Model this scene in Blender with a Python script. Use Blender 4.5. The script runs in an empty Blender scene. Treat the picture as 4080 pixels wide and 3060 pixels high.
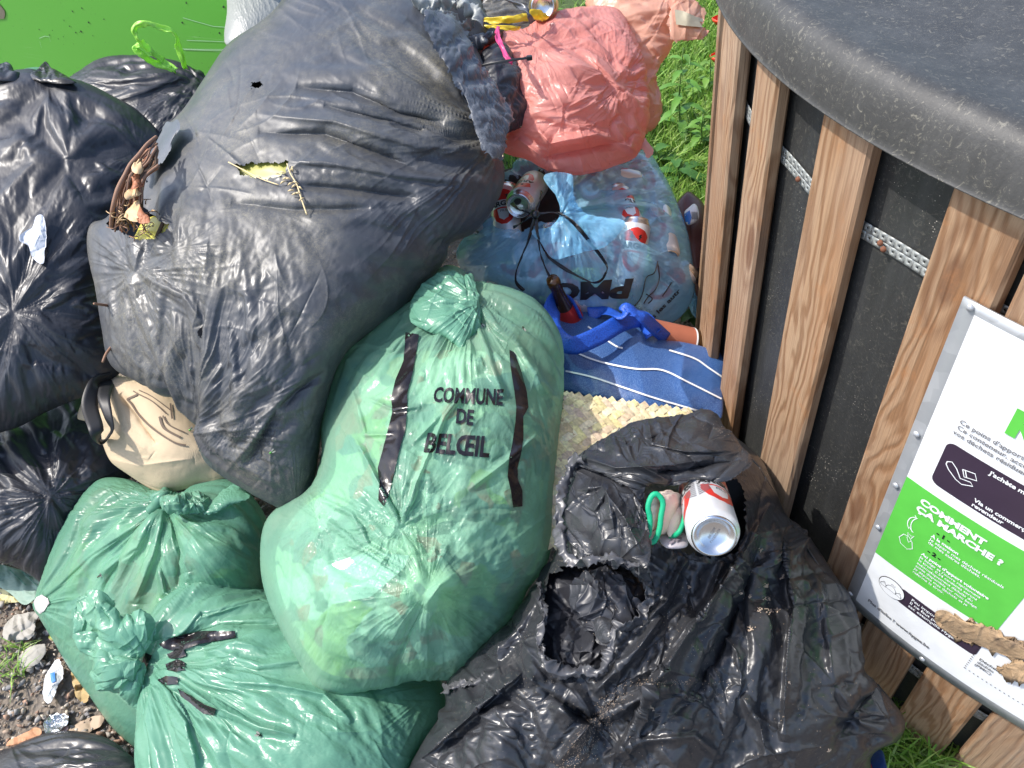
import bpy, bmesh, math, random
import numpy as np
from mathutils import Vector, Matrix
from mathutils.bvhtree import BVHTree

# ------------------------------------------------------------------ camera, sky, sun
sc = bpy.context.scene
CAM_H = 1.5
FPX = 3064.0                                   # focal length in photo pixels (4080 wide)
M = np.array([[0.98616819, 0.16574773, 0.0],
              [-0.1185573, 0.70539387, -0.6988302],
              [-0.11582952, 0.68916411, 0.7152876]])
cam_d = bpy.data.cameras.new('camera')
cam_d.sensor_width = 36.0
cam_d.lens = FPX / 4080 * 36
cam_d.clip_start = 0.05
cam_d.clip_end = 500
cam = bpy.data.objects.new('camera', cam_d)
sc.collection.objects.link(cam)
mw = Matrix.Identity(4)
for i in range(3):
    for j in range(3):
        mw[i][j] = float(M[i][j])
mw[2][3] = CAM_H
cam.matrix_world = mw
sc.camera = cam

SUN_EL, SUN_AZ = math.radians(53), math.radians(283)     # azimuth clockwise from +Y
w = bpy.data.worlds.new('World'); sc.world = w; w.use_nodes = True
nt = w.node_tree
sky = nt.nodes.new('ShaderNodeTexSky'); sky.sky_type = 'NISHITA'; sky.sun_disc = False
sky.sun_elevation = SUN_EL; sky.sun_rotation = SUN_AZ
sky.air_density = 1.0; sky.dust_density = 2.0
bg = nt.nodes['Background']; bg.inputs['Strength'].default_value = 0.15
nt.links.new(sky.outputs['Color'], bg.inputs['Color'])
sun_d = bpy.data.lights.new('sun', 'SUN'); sun_d.energy = 2.5; sun_d.angle = math.radians(0.6)
sun_d.color = (1.0, 0.95, 0.88)
sun = bpy.data.objects.new('sun', sun_d); sc.collection.objects.link(sun)
sdir = Vector((math.sin(SUN_AZ) * math.cos(SUN_EL), math.cos(SUN_AZ) * math.cos(SUN_EL), math.sin(SUN_EL)))
sun.rotation_euler = sdir.to_track_quat('Z', 'Y').to_euler()
sc.view_settings.view_transform = 'Standard'; sc.view_settings.look = 'None'
sc.view_settings.gamma = 1.0; sc.view_settings.exposure = 1.06

# ------------------------------------------------------------------ helpers
RNG = np.random.default_rng(7)
CAMP = np.array([0, 0, CAM_H])

def rays(p):
    """photo pixels -> world directions with unit depth along the lens axis"""
    p = np.asarray(p, float)
    r = np.stack([(p[..., 0] - 2040) / FPX, -(p[..., 1] - 1530) / FPX, -np.ones(p.shape[:-1])], -1)
    return r @ M.T

def at(x, y, z):
    return CAMP + rays((x, y)) * z

def to_px(P):
    q = (np.asarray(P) - CAMP) @ M
    return np.stack([2040 + FPX * q[..., 0] / -q[..., 2], 1530 - FPX * q[..., 1] / -q[..., 2]], -1), -q[..., 2]

def on_ground(x, y, h=0.0):
    r = rays((x, y)); return CAMP + r * ((CAM_H - h) / -r[..., 2:3])

def tag(o, label=None, cat=None, group=None, kind=None):
    if label: o['label'] = label
    if cat: o['category'] = cat
    if group: o['group'] = group
    if kind: o['kind'] = kind
    return o

def empty(name, loc, label, cat, group=None):
    o = bpy.data.objects.new(name, None); sc.collection.objects.link(o)
    o.location = Vector([float(a) for a in loc]); o.empty_display_size = 0.05
    bpy.context.view_layer.update() if False else None
    return tag(o, label, cat, group)

def link(name, V, F, mat, parent=None, smooth=True, mats=None, fm=None):
    """one mesh object in world coordinates, optionally parented"""
    me = bpy.data.meshes.new(name)
    V = np.asarray(V, float)
    off = np.zeros(3)
    if parent is not None:
        off = np.array(parent_world(parent))
        V = V - off
    if isinstance(F, np.ndarray):
        n = F.shape[1]
        me.vertices.add(len(V)); me.vertices.foreach_set('co', V.ravel())
        me.loops.add(F.size); me.loops.foreach_set('vertex_index', F.ravel())
        me.polygons.add(len(F)); me.polygons.foreach_set('loop_start', np.arange(0, F.size, n))
        me.update(calc_edges=True)
    else:
        me.from_pydata([tuple(v) for v in V], [], F); me.update()
    if smooth: me.polygons.foreach_set('use_smooth', np.ones(len(me.polygons), bool))
    for m_ in (mats or [mat]): me.materials.append(m_)
    if fm is not None: me.polygons.foreach_set('material_index', np.asarray(fm, np.int32))
    o = bpy.data.objects.new(name, me); sc.collection.objects.link(o)
    if parent is not None: o.parent = parent
    return o

def parent_world(p):
    l = Vector((0, 0, 0))
    while p is not None:
        l += p.location; p = p.parent
    return l

# ---- smooth random fields on arrays
def _hash(ix, iy, seed):
    h = (ix.astype(np.int64) * 374761393 + iy.astype(np.int64) * 668265263 + seed * 974634777) & 0xffffffff
    h = ((h ^ (h >> 13)) * 1274126177) & 0xffffffff
    return ((h ^ (h >> 16)) & 0xffffff) / 0xffffff * 2 - 1

def noise(x, y, seed=0):
    ix = np.floor(x); iy = np.floor(y); fx = x - ix; fy = y - iy
    ux = fx * fx * (3 - 2 * fx); uy = fy * fy * (3 - 2 * fy)
    a = _hash(ix, iy, seed); b = _hash(ix + 1, iy, seed); c = _hash(ix, iy + 1, seed); d = _hash(ix + 1, iy + 1, seed)
    return (a * (1 - ux) + b * ux) * (1 - uy) + (c * (1 - ux) + d * ux) * uy

def fbm(x, y, seed=0, o=4):
    s = 0; a = 1.0
    for i in range(o):
        s = s + a * noise(x * 2 ** i, y * 2 ** i, seed + i * 17); a *= 0.5
    return s

def resample(pts, n, closed=False):
    pts = np.asarray(pts, float)
    if closed: pts = np.vstack([pts, pts[:1]])
    d = np.r_[0, np.cumsum(np.linalg.norm(np.diff(pts, axis=0), axis=1))]
    t = np.linspace(0, d[-1], n)
    return np.stack([np.interp(t, d, pts[:, k]) for k in range(pts.shape[1])], -1)

def spline(pts, closed=False, k=8):
    P = np.asarray(pts, float); n = len(P); out = []
    idx = range(n if closed else n - 1)
    for i in idx:
        if closed: a, b, c, d = P[(i - 1) % n], P[i], P[(i + 1) % n], P[(i + 2) % n]
        else: a, b, c, d = P[max(i - 1, 0)], P[i], P[i + 1], P[min(i + 2, n - 1)]
        for t in np.arange(k) / k:
            out.append(0.5 * (2 * b + (c - a) * t + (2 * a - 5 * b + 4 * c - d) * t * t + (3 * b - a - 3 * c + d) * t ** 3))
    if not closed: out.append(P[-1])
    return np.array(out)

def up2(G, n):
    """resize a grid array (m,m,k) to (n,n,k) with cubic-like smoothness (linear on m->n)"""
    m = G.shape[0]; t = np.linspace(0, m - 1, n); i = np.minimum(t.astype(int), m - 2); f = (t - i)
    f = f[:, None, None]
    A = G[i] * (1 - f) + G[i + 1] * f
    f = f.reshape(1, n, 1)
    return A[:, i] * (1 - f) + A[:, i + 1] * f

def smooth(G, it=1):
    for _ in range(it):
        H = G.copy()
        H[1:-1, 1:-1] = 0.5 * G[1:-1, 1:-1] + 0.125 * (G[2:, 1:-1] + G[:-2, 1:-1] + G[1:-1, 2:] + G[1:-1, :-2])
        G = H
    return G

def grid_map(outline, corners, n, sp=True):
    """map the unit square onto the outline: boundary by arc length, inside by relaxation"""
    P = np.asarray(outline, float); k = 6
    if sp: S = spline(P, True, k)
    else: S = P; k = 1
    c = [q * k for q in corners]; L = len(S)
    def side(a, b, m):
        idx = list(range(a, b + 1)) if b > a else list(range(a, b + L + 1))
        return resample(S[[i % L for i in idx]], m)
    def build(m, inner=None):
        G = np.zeros((m, m, 2))
        top, right, bot, left = (side(c[0], c[1], m), side(c[1], c[2], m), side(c[2], c[3], m)[::-1], side(c[3], c[0], m)[::-1])
        s = np.linspace(0, 1, m)[None, :, None]; t = np.linspace(0, 1, m)[:, None, None]
        if inner is None:
            G = (1 - t) * top[None] + t * bot[None] + (1 - s) * left[:, None] + s * right[:, None] \
                - ((1 - s) * (1 - t) * top[0] + s * (1 - t) * top[-1] + s * t * bot[-1] + (1 - s) * t * bot[0])
        else: G = inner.copy()
        G[0] = top; G[-1] = bot; G[:, 0] = left; G[:, -1] = right
        return G
    G = build(33)
    for _ in range(600):
        G[1:-1, 1:-1] = 0.25 * (G[2:, 1:-1] + G[:-2, 1:-1] + G[1:-1, 2:] + G[1:-1, :-2])
    H = build(n, up2(G, n))
    for _ in range(12):
        H[1:-1, 1:-1] = 0.25 * (H[2:, 1:-1] + H[:-2, 1:-1] + H[1:-1, 2:] + H[1:-1, :-2])
    return H

def seg_dist(X, Y, pts):
    """distance of every sample to a polyline, with the running parameter 0..1"""
    best = np.full(X.shape, 1e9); par = np.zeros(X.shape); side = np.zeros(X.shape)
    pts = np.asarray(pts, float); n = len(pts) - 1
    for i in range(n):
        a, b = pts[i, :2], pts[i + 1, :2]; d = b - a; L2 = max(d @ d, 1e-9)
        t = np.clip(((X - a[0]) * d[0] + (Y - a[1]) * d[1]) / L2, 0, 1)
        dx = X - a[0] - t * d[0]; dy = Y - a[1] - t * d[1]; r = np.hypot(dx, dy)
        m = r < best; best = np.where(m, r, best); par = np.where(m, (i + t) / n, par)
        side = np.where(m, np.sign(dx * d[1] - dy * d[0]), side)
    return best, par, side

def relax(P, T, Nn, rest, it, lim, k_in=0.02, stiff=0.25, pin=None):
    """buckle a film of given rest lengths over the stuffed body T (position based, Jacobi)"""
    cons = [((0, 1), rest[0], 1.0), ((1, 0), rest[1], 1.0), ((1, 1), rest[2], .6), ((1, -1), rest[3], .6),
            ((0, 2), rest[4], stiff), ((2, 0), rest[5], stiff), ((0, 4), rest[6], stiff), ((4, 0), rest[7], stiff)]
    n0, n1 = P.shape[:2]
    for q in range(it):
        D = np.zeros_like(P); Wt = np.zeros((n0, n1, 1))
        for (di, dj), r, kk in cons:
            if dj >= 0: A = (slice(0, n0 - di), slice(0, n1 - dj)); B = (slice(di, n0), slice(dj, n1))
            else: A = (slice(0, n0 - di), slice(-dj, n1)); B = (slice(di, n0), slice(0, n1 + dj))
            d = P[B] - P[A]; l = np.sqrt((d * d).sum(-1, keepdims=True)) + 1e-9
            c = d * (0.5 * kk * (l - r[..., None]) / l)
            D[A] += c; D[B] -= c; Wt[A] += kk; Wt[B] += kk
        P = P + 1.6 * D / Wt
        off = ((P - T) * Nn).sum(-1, keepdims=True)
        new = np.clip(off * (1 - k_in), 0.0, lim)
        P = P + Nn * (new - off)
        # tangential drift is held loosely
        P = P + 0.02 * ((T - P) - Nn * ((T - P) * Nn).sum(-1, keepdims=True))
        if pin is None:
            P[0] = T[0]; P[-1] = T[-1]; P[:, 0] = T[:, 0]; P[:, -1] = T[:, -1]
    return P

def normals(P):
    du = np.gradient(P, axis=1); dv = np.gradient(P, axis=0)
    N = np.cross(dv, du); N /= np.linalg.norm(N, axis=-1, keepdims=True) + 1e-12
    view = P - CAMP
    s = np.sign(-(N * view).sum(-1, keepdims=True)); s[s == 0] = 1
    return N * s


BVH = {}
def plane_z(X, Y, pts):
    """inverse depth is affine in the photo plane for a flat surface; more than three points bend it softly"""
    p = np.asarray(pts, float)
    A = np.c_[p[:, 0] / 1000, p[:, 1] / 1000, np.ones(len(p))]
    c = np.linalg.lstsq(A, 1 / p[:, 2], rcond=None)[0]
    return 1 / np.maximum(c[0] * X / 1000 + c[1] * Y / 1000 + c[2], 0.2)

def facet(x, y, seed=0):
    """piecewise flat field on a jittered triangle lattice: sharp creases between flat facets"""
    x = x + .45 * noise(x * .7, y * .7, seed + 91); y = y + .45 * noise(x * .7 + 5, y * .7 + 3, seed + 92)
    s = (x + y) * 0.36602540378; i = np.floor(x + s); j = np.floor(y + s); t = (i + j) * 0.2113248654
    x0 = x - (i - t); y0 = y - (j - t); a = x0 > y0
    G = 0.5773502691896257
    # barycentric weights in the skewed cell
    u = (x + s) - i; v = (y + s) - j
    h00 = _hash(i, j, seed); h11 = _hash(i + 1, j + 1, seed); h10 = _hash(i + 1, j, seed); h01 = _hash(i, j + 1, seed)
    return np.where(u > v, (1 - u) * h00 + (u - v) * h10 + v * h11, (1 - v) * h00 + (v - u) * h01 + u * h11)

def film(outline, corners, depth, bulge=0.12, power=0.5, lumps=(), strokes=(), ex=0.02, gathers=(),
         dirs=(), n=160, lim=0.02, seed=1, its=(70, 45, 25), k_in=0.02, rough=0.003, edge=0.0, sp=True, stiff=0.25, ragged=0, crum=0.0, crs=90, cra=0, crk=1.0, flat=False, fine=0.00015, rays_=(), creases=0, crease_amp=.0022, crease_len=200, crease_w=1.0):
    """height field of a stuffed film bag, wrinkled by buckling. Returns world grid and px grid"""
    def target(m):
        G = grid_map(outline, corners, m, sp)
        X, Y = G[..., 0], G[..., 1]
        if ragged:
            e = fbm(X / 22, Y / 22, seed + 77, 3) * ragged
            b = np.zeros((m, m)); b[0] = b[-1] = 1; b[:, 0] = b[:, -1] = 1
            X = X + e * b; Y = Y + fbm(X / 22, Y / 22, seed + 78, 3) * ragged * b
        s = np.linspace(0, 1, m)[None]; t = np.linspace(0, 1, m)[:, None]
        D = 16 * s * (1 - s) * t * (1 - t)
        h = bulge * (D ** power if not flat else D)
        for (x, y, rx, ry, ang, a) in lumps:
            ca, sa = math.cos(math.radians(ang)), math.sin(math.radians(ang))
            u = ((X - x) * ca + (Y - y) * sa) / rx; v = (-(X - x) * sa + (Y - y) * ca) / ry
            h = h + a * np.exp(-(u * u + v * v)) * np.minimum(1, D * 12)
        h = h + rough * fbm(X / 160, Y / 160, seed, 4) * np.minimum(1, D * 8)
        if crum:
            ca, sa = math.cos(math.radians(cra)), math.sin(math.radians(cra))
            cs = crs * 2.4; u = (X * ca + Y * sa) / crk; v = -X * sa + Y * ca
            msk = np.clip(.55 + .9 * fbm(X / 330, Y / 330, seed + 41, 2), .08, 1.3)
            h = h + crum * msk * (facet(u / cs, v / cs, seed + 31) + .30 * facet(u / cs * 2.3, v / cs * 2.3, seed + 32)) * np.minimum(1, D * 10 + (1 if flat else 0))
        for st in strokes:
            pts, wd, a = st[0], st[1], st[2]; kind = st[3] if len(st) > 3 else 'r'
            d, par, sd = seg_dist(X, Y, pts)
            fade = np.clip(np.minimum(par, 1 - par) * 5, 0, 1) ** 0.6
            if kind == 'r': g = np.exp(-(d / wd) ** 1.3)                    # crease, round flanks
            elif kind == 's': g = np.where(sd > 0, np.exp(-(d / wd)), np.exp(-(d / (wd * 0.2))))   # steep on one side
            else: g = np.exp(-(d / wd) ** 2)
            h = h + a * g * fade * np.minimum(1, D * 12)
        z = plane_z(X, Y, depth)
        R = rays(np.stack([X, Y], -1))
        base = CAMP + R * z[..., None]
        rn = R / np.linalg.norm(R, axis=-1, keepdims=True)
        return G, base - rn * h[..., None], X, Y
    def rest_for(T, X, Y):
        def L(di, dj):
            n0, n1 = T.shape[:2]
            if dj >= 0: A = (slice(0, n0 - di), slice(0, n1 - dj)); B = (slice(di, n0), slice(dj, n1))
            else: A = (slice(0, n0 - di), slice(-dj, n1)); B = (slice(di, n0), slice(0, n1 + dj))
            d = T[B] - T[A]
            ax, ay = X[A], Y[A]; dx, dy = X[B] - ax, Y[B] - ay; l = np.hypot(dx, dy) + 1e-9; dx = dx / l; dy = dy / l
            e = np.full(ax.shape, ex) * (1 + 0.8 * fbm(ax / 260, ay / 260, seed + 5, 2))
            for (gx, gy, r, a) in gathers:
                rx, ry = ax - gx, ay - gy; rr = np.hypot(rx, ry) + 1e-9
                rad = np.abs(dx * rx / rr + dy * ry / rr)
                e = e + a * np.exp(-(rr / r) ** 2) * (1 - rad ** 2) - 0.6 * ex * np.exp(-(rr / r) ** 2) * rad ** 2
            for (gx, gy, r, ang, a) in dirs:      # folds run along ang; spare film across them
                ca, sa = math.cos(math.radians(ang)), math.sin(math.radians(ang))
                al = np.abs(dx * ca + dy * sa); wt = np.exp(-((ax - gx) ** 2 + (ay - gy) ** 2) / r ** 2)
                e = e + a * wt * (1 - al ** 2) - 0.5 * ex * wt * al ** 2
            return np.linalg.norm(d, axis=-1) * (1 + e)
        return [L(0, 1), L(1, 0), L(1, 1), L(1, -1), L(0, 2), L(2, 0), L(0, 4), L(4, 0)]
    lv = [n // 2 ** q for q in range(len(its) - 1, -1, -1)]
    O = None
    for m, it in zip(lv, its):
        G, T, X, Y = target(m)
        Nn = normals(T)
        if O is None:
            a = 0.35 * lim
            O = Nn * (a * (1 + fbm(X / 60, Y / 60, seed + 3, 3)))[..., None]
            O[0] = O[-1] = 0; O[:, 0] = O[:, -1] = 0
        else: O = up2(O, m)
        O = O + Nn * ((0.0006 if m < n / 2 else fine) * RNG.standard_normal(X.shape))[..., None]
        P = relax(T + O, T, Nn, rest_for(T, X, Y), it, lim, k_in, stiff, pin=() if flat else None)
        O = P - T
    O = smooth(O, 1)
    # taut fine pleats and crisp creases on top of the buckled form
    X, Y = G[..., 0], G[..., 1]; dd = np.zeros(X.shape)
    s = np.linspace(0, 1, n)[None]; t = np.linspace(0, 1, n)[:, None]; D = np.minimum(1, 16 * s * (1 - s) * t * (1 - t) * 10)
    for (gx, gy, cnt, r0, r1, amp) in rays_:
        dx, dy = X - gx, Y - gy; r = np.hypot(dx, dy) + 1e-6; th = np.arctan2(dy, dx) + .035 * noise(r / 160, np.arctan2(dy, dx) * 2, seed + 60)
        q = th * cnt / 6.283; a = noise(q, r / 400, seed + 61); b = noise(q * 2.3 + 7, r / 300, seed + 62)
        rid = (1 - np.abs(a)) ** 5 * (noise(q * .5, r / 250, seed + 63) * .5 + .5) + .5 * (1 - np.abs(b)) ** 5 * (noise(q * .7, r / 200, seed + 64) * .5 + .5)
        f = np.clip((r - r0 * .15) / (r0 + 1e-6), 0, 1) * np.clip((r1 - r) / (.6 * r1), 0, 1)
        dd = dd + amp * rid * f
    if creases:
        rg = np.random.default_rng(seed + 70); lo = XYm = np.array([X.min(), Y.min()]); hi = np.array([X.max(), Y.max()])
        gs = [(g[0], g[1]) for g in gathers]
        for q in range(creases):
            c = lo + (hi - lo) * rg.random(2); a = rg.uniform(0, math.pi)
            if gs and rg.random() < .6:
                g = min(gs, key=lambda g_: (g_[0] - c[0]) ** 2 + (g_[1] - c[1]) ** 2); a = math.atan2(c[1] - g[1], c[0] - g[0]) + rg.normal() * .18
            elif cra or dirs:
                aa = cra if not dirs else min(dirs, key=lambda g_: (g_[0] - c[0]) ** 2 + (g_[1] - c[1]) ** 2)[3]
                a = math.radians(aa) + rg.normal() * .35 if rg.random() < .7 else a
            L = crease_len * rg.uniform(.3, 1.3); wd = rg.uniform(4, 10) * crease_w; am = crease_amp * rg.uniform(.3, 1.2) * (1 if rg.random() < .7 else -1)
            bend = rg.normal() * .0012; ca, sa = math.cos(a), math.sin(a)
            m_ = (np.abs(X - c[0]) < L) & (np.abs(Y - c[1]) < L)
            if not m_.any(): continue
            xx, yy = X[m_] - c[0], Y[m_] - c[1]; u = xx * ca + yy * sa; v = -xx * sa + yy * ca - bend * u * u
            w2 = wd * (1 + 1.5 * (u / L + .5).clip(0, 1))
            dd[m_] += am * np.where(v > 0, np.exp(-np.abs(v) / w2), np.exp(-np.abs(v) / (w2 * .45))) * np.clip(1 - (2 * u / L) ** 2, 0, 1)
    dd = dd * (D if not flat else 1)
    P = T + O + Nn * dd[..., None]
    return P, T, np.stack([X, Y], -1)

def shell(P, back, rings=7):
    """close a front sheet with a bulging back"""
    n = P.shape[0]
    idx = np.arange(n * n).reshape(n, n)
    q = np.stack([idx[:-1, :-1], idx[1:, :-1], idx[1:, 1:], idx[:-1, 1:]], -1).reshape(-1, 4)
    V = [P.reshape(-1, 3)]; F = [q]
    loop = np.r_[idx[0, :-1], idx[:-1, -1], idx[-1, :0:-1], idx[:0:-1, 0]]
    L = len(loop); B = V[0][loop]; c = B.mean(0)
    away = c - CAMP; away /= np.linalg.norm(away)
    prev = loop; base = n * n
    for k in range(1, rings + 1):
        f = k / rings
        ring = c + (B - c) * (1 - 0.97 * f) ** 0.75 + away * back * math.sin(min(1, f * 1.0) * math.pi / 2)
        V.append(ring); cur = base + np.arange(L); base += L
        F.append(np.stack([prev, np.roll(prev, -1), np.roll(cur, -1), cur], -1)); prev = cur
    return np.vstack(V), np.vstack(F)


# ------------------------------------------------------------------ materials
class NT:
    def __init__(s, name, rough=0.5, **kw):
        s.m = bpy.data.materials.new(name); s.m.use_nodes = True; s.t = s.m.node_tree
        s.b = s.t.nodes['Principled BSDF']; s.b.inputs['Roughness'].default_value = rough
        for k, v in kw.items(): s.b.inputs[k].default_value = v
        s.geo = s.t.nodes.new('ShaderNodeTexCoord')
    def n(s, ty, **kw):
        x = s.t.nodes.new(ty)
        for k, v in kw.items():
            if k in x.inputs: x.inputs[k].default_value = v
            else: setattr(x, k, v)
        return x
    def l(s, a, b): s.t.links.new(a, b)
    def pos(s, scale=(1, 1, 1), rot=(0, 0, 0)):
        g = s.n('ShaderNodeNewGeometry'); m = s.n('ShaderNodeMapping'); m.inputs['Scale'].default_value = scale; m.inputs['Rotation'].default_value = rot
        s.l(g.outputs['Position'], m.inputs['Vector']); return m.outputs[0]
    def noise(s, sc_, det=4, rough=0.5, vec=None, dist=0.0):
        x = s.n('ShaderNodeTexNoise'); x.inputs['Scale'].default_value = sc_; x.inputs['Detail'].default_value = det
        x.inputs['Roughness'].default_value = rough; x.inputs['Distortion'].default_value = dist
        s.l(vec if vec is not None else s.pos(), x.inputs['Vector']); return x.outputs['Fac']
    def vor(s, sc_, vec=None, out='Distance', feature='F1', rnd=1.0):
        x = s.n('ShaderNodeTexVoronoi'); x.feature = feature; x.inputs['Scale'].default_value = sc_; x.inputs['Randomness'].default_value = rnd
        s.l(vec if vec is not None else s.pos(), x.inputs['Vector']); return x.outputs[out]
    def ramp(s, f, stops, interp='LINEAR'):
        r = s.n('ShaderNodeValToRGB'); r.color_ramp.interpolation = interp; e = r.color_ramp.elements
        while len(e) < len(stops): e.new(0.5)
        for el, (p, c) in zip(e, stops):
            el.position = p; el.color = (c, c, c, 1) if isinstance(c, (int, float)) else (*c, 1)
        s.l(f, r.inputs[0]); return r.outputs[0]
    def mix(s, f, a, b, mode='MIX'):
        x = s.n('ShaderNodeMix'); x.data_type = 'RGBA'; x.blend_type = mode
        for i, v in ((0, f), (6, a), (7, b)):
            if hasattr(v, 'is_linked') or hasattr(v, 'links'): s.l(v, x.inputs[i])
            elif i == 0: x.inputs[0].default_value = v
            else: x.inputs[i].default_value = (*v, 1)
        return x.outputs[2]
    def math(s, op, a, b=0.0):
        x = s.n('ShaderNodeMath'); x.operation = op
        for i, v in ((0, a), (1, b)):
            if hasattr(v, 'links'): s.l(v, x.inputs[i])
            else: x.inputs[i].default_value = v
        return x.outputs[0]
    def bump(s, f, strength=0.3, dist=0.002, prev=None):
        b = s.n('ShaderNodeBump'); b.inputs['Strength'].default_value = strength; b.inputs['Distance'].default_value = dist
        s.l(f, b.inputs['Height'])
        if prev is not None: s.l(prev, b.inputs['Normal'])
        return b.outputs[0]
    def set(s, name, v):
        if hasattr(v, 'links'): s.l(v, s.b.inputs[name])
        else: s.b.inputs[name].default_value = v
        return s

def plain(name, col, rough=0.5, metal=0.0, **kw):
    m = NT(name, rough, Metallic=metal, **kw)
    c = m.noise(30, 3); col = np.array(col)
    m.set('Base Color', m.mix(c, tuple(col * 0.85), tuple(np.minimum(col * 1.12, 1))))
    return m.m

def film_black(name, base=(0.012, 0.012, 0.014), rough=0.3, dust=0.0, dustcol=(0.25, 0.22, 0.16), speck=0.0, seed=0, crinkle=0.35, coat=0.0):
    m = NT(name, rough)
    v = m.pos(rot=(seed, seed * .7, 0))
    n1 = m.noise(6, 5, .6, v); n2 = m.noise(90, 4, .6, v)
    col = m.mix(n1, base, tuple(np.array(base) * 1.7))
    r = m.ramp(m.noise(14, 3, .5, v), [(0.3, rough * 0.85), (0.7, min(1, rough * 1.35))])
    if dust > 0:
        f = m.math('MULTIPLY', m.ramp(m.noise(4, 5, .7, v), [(0.42, 0.0), (0.62, 1.0)]), dust)
        fine = m.ramp(m.noise(170, 6, .85, v, 1.5), [(0.46, 0.12), (0.62, 1.0)])
        f = m.math('MULTIPLY', f, fine)
        col = m.mix(f, col, dustcol)
    if speck > 0:
        d = m.vor(230, v); cl = m.ramp(m.noise(9, 3, .6, v), [(0.42, 0.0), (0.7, speck)])
        sp = m.math('LESS_THAN', d, m.math('MULTIPLY', cl, 0.34))
        col = m.mix(sp, col, (0.55, 0.47, 0.36))
    m.set('Base Color', col); m.set('Roughness', r)
    a = m.bump(m.noise(28, 5, .62, v, 0.6), crinkle * .25, 0.002)
    a = m.bump(n2, crinkle * 0.15, 0.0006, a)
    m.set('Normal', a)
    return m.m

def film_green(name, base=(0.125, 0.27, 0.185), rough=0.3, mottled=1.0, seed=0, clear=0.0):
    m = NT(name, rough)
    v = m.pos(rot=(seed, 0, seed))
    c = m.mix(m.noise(3.5, 3, .5, v), tuple(np.array(base) * 0.82), tuple(np.array(base) * 1.15))
    if mottled:
        # things pressed against the film from inside
        a = m.ramp(m.noise(7, 3, .5, v, .5), [(0.48, 0), (0.66, 1)])
        c = m.mix(m.math('MULTIPLY', a, .55 * mottled), c, (0.40, 0.60, 0.32))
        b = m.ramp(m.noise(10, 3, .5, m.pos(rot=(1, seed, 0)), .5), [(0.5, 0), (0.7, 1)])
        c = m.mix(m.math('MULTIPLY', b, .5 * mottled), c, (0.10, 0.25, 0.22))
        e = m.ramp(m.noise(6, 4, .55, m.pos(rot=(2, 1, seed)), .3), [(0.56, 0), (0.70, 1)])
        c = m.mix(m.math('MULTIPLY', e, .5 * mottled), c, (0.58, 0.68, 0.50))
        e = m.ramp(m.noise(16, 4, .6, m.pos(rot=(.3, 2, seed)), .3), [(0.62, 0), (0.70, 1)])
        c = m.mix(m.math('MULTIPLY', e, .35 * mottled), c, (0.36, 0.16, 0.12))
    d = m.math('LESS_THAN', m.vor(120, v), 0.07)
    c = m.mix(m.math('MULTIPLY', d, .6), c, (0.05, 0.12, 0.08))
    m.set('Base Color', c)
    m.set('Normal', m.bump(m.noise(26, 5, .6, v, 0.6), 0.02, 0.003))
    t = m.n('ShaderNodeBsdfTranslucent'); x = m.n('ShaderNodeMixShader'); x.inputs[0].default_value = .3
    m.l(c, t.inputs['Color']); m.l(m.b.outputs[0], x.inputs[1]); m.l(t.outputs[0], x.inputs[2]); out = x.outputs[0]
    if clear:
        tr = m.n('ShaderNodeBsdfTransparent'); tr.inputs[0].default_value = (.76, .98, .87, 1); y = m.n('ShaderNodeMixShader')
        lw = m.n('ShaderNodeLayerWeight'); lw.inputs[0].default_value = .4
        m.l(m.math('MULTIPLY', m.math('SUBTRACT', 1.0, lw.outputs['Facing']), clear), y.inputs[0]); m.l(out, y.inputs[1]); m.l(tr.outputs[0], y.inputs[2]); out = y.outputs[0]
    m.l(out, m.t.nodes['Material Output'].inputs['Surface'])
    return m.m
def waste_mat(name, seed, dark=False):
    m = NT(name, .6); v = m.pos(rot=(seed, seed * 2, 1))
    w_ = m.n('ShaderNodeVectorMath', operation='MULTIPLY_ADD'); nz = m.n('ShaderNodeTexNoise'); nz.inputs['Scale'].default_value = 14; m.l(v, nz.inputs['Vector'])
    m.l(nz.outputs['Color'], w_.inputs[0]); w_.inputs[1].default_value = (.05, .05, .05); m.l(v, w_.inputs[2])
    sx = m.n('ShaderNodeSeparateColor'); m.l(m.vor(11, w_.outputs[0], 'Color'), sx.inputs[0])
    c = m.ramp(sx.outputs[0], [(0, (.62, .72, .50)), (.16, (.75, .80, .70)), (.34, (.50, .62, .20)), (.46, (.30, .42, .36)), (.58, (.72, .74, .62)), (.70, (.12, .22, .26)), (.78, (.55, .50, .30)), (.90, (.50, .18, .12))], 'CONSTANT')
    sy = m.n('ShaderNodeSeparateColor'); m.l(m.vor(34, w_.outputs[0], 'Color'), sy.inputs[0])
    c = m.mix(m.math('GREATER_THAN', sy.outputs[1], .8), c, (.16, .24, .22)); c = m.mix(m.math('GREATER_THAN', sy.outputs[0], .86), c, (.55, .22, .16))
    m.set('Base Color', c); return m.m

# ------------------------------------------------------------------ more builders
K = 4080 / 2212
def S(l): return [(a[0] * K, a[1] * K) for a in l]
def SD(l): return [(a[0] * K, a[1] * K, a[2]) for a in l]

def in_poly(X, Y, poly):
    c = np.zeros(X.shape, bool); n = len(poly)
    for i in range(n):
        x1, y1 = poly[i]; x2, y2 = poly[(i + 1) % n]
        if y1 == y2: continue
        c ^= ((y1 > Y) != (y2 > Y)) & (X < (x2 - x1) * (Y - y1) / (y2 - y1) + x1)
    return c

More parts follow.
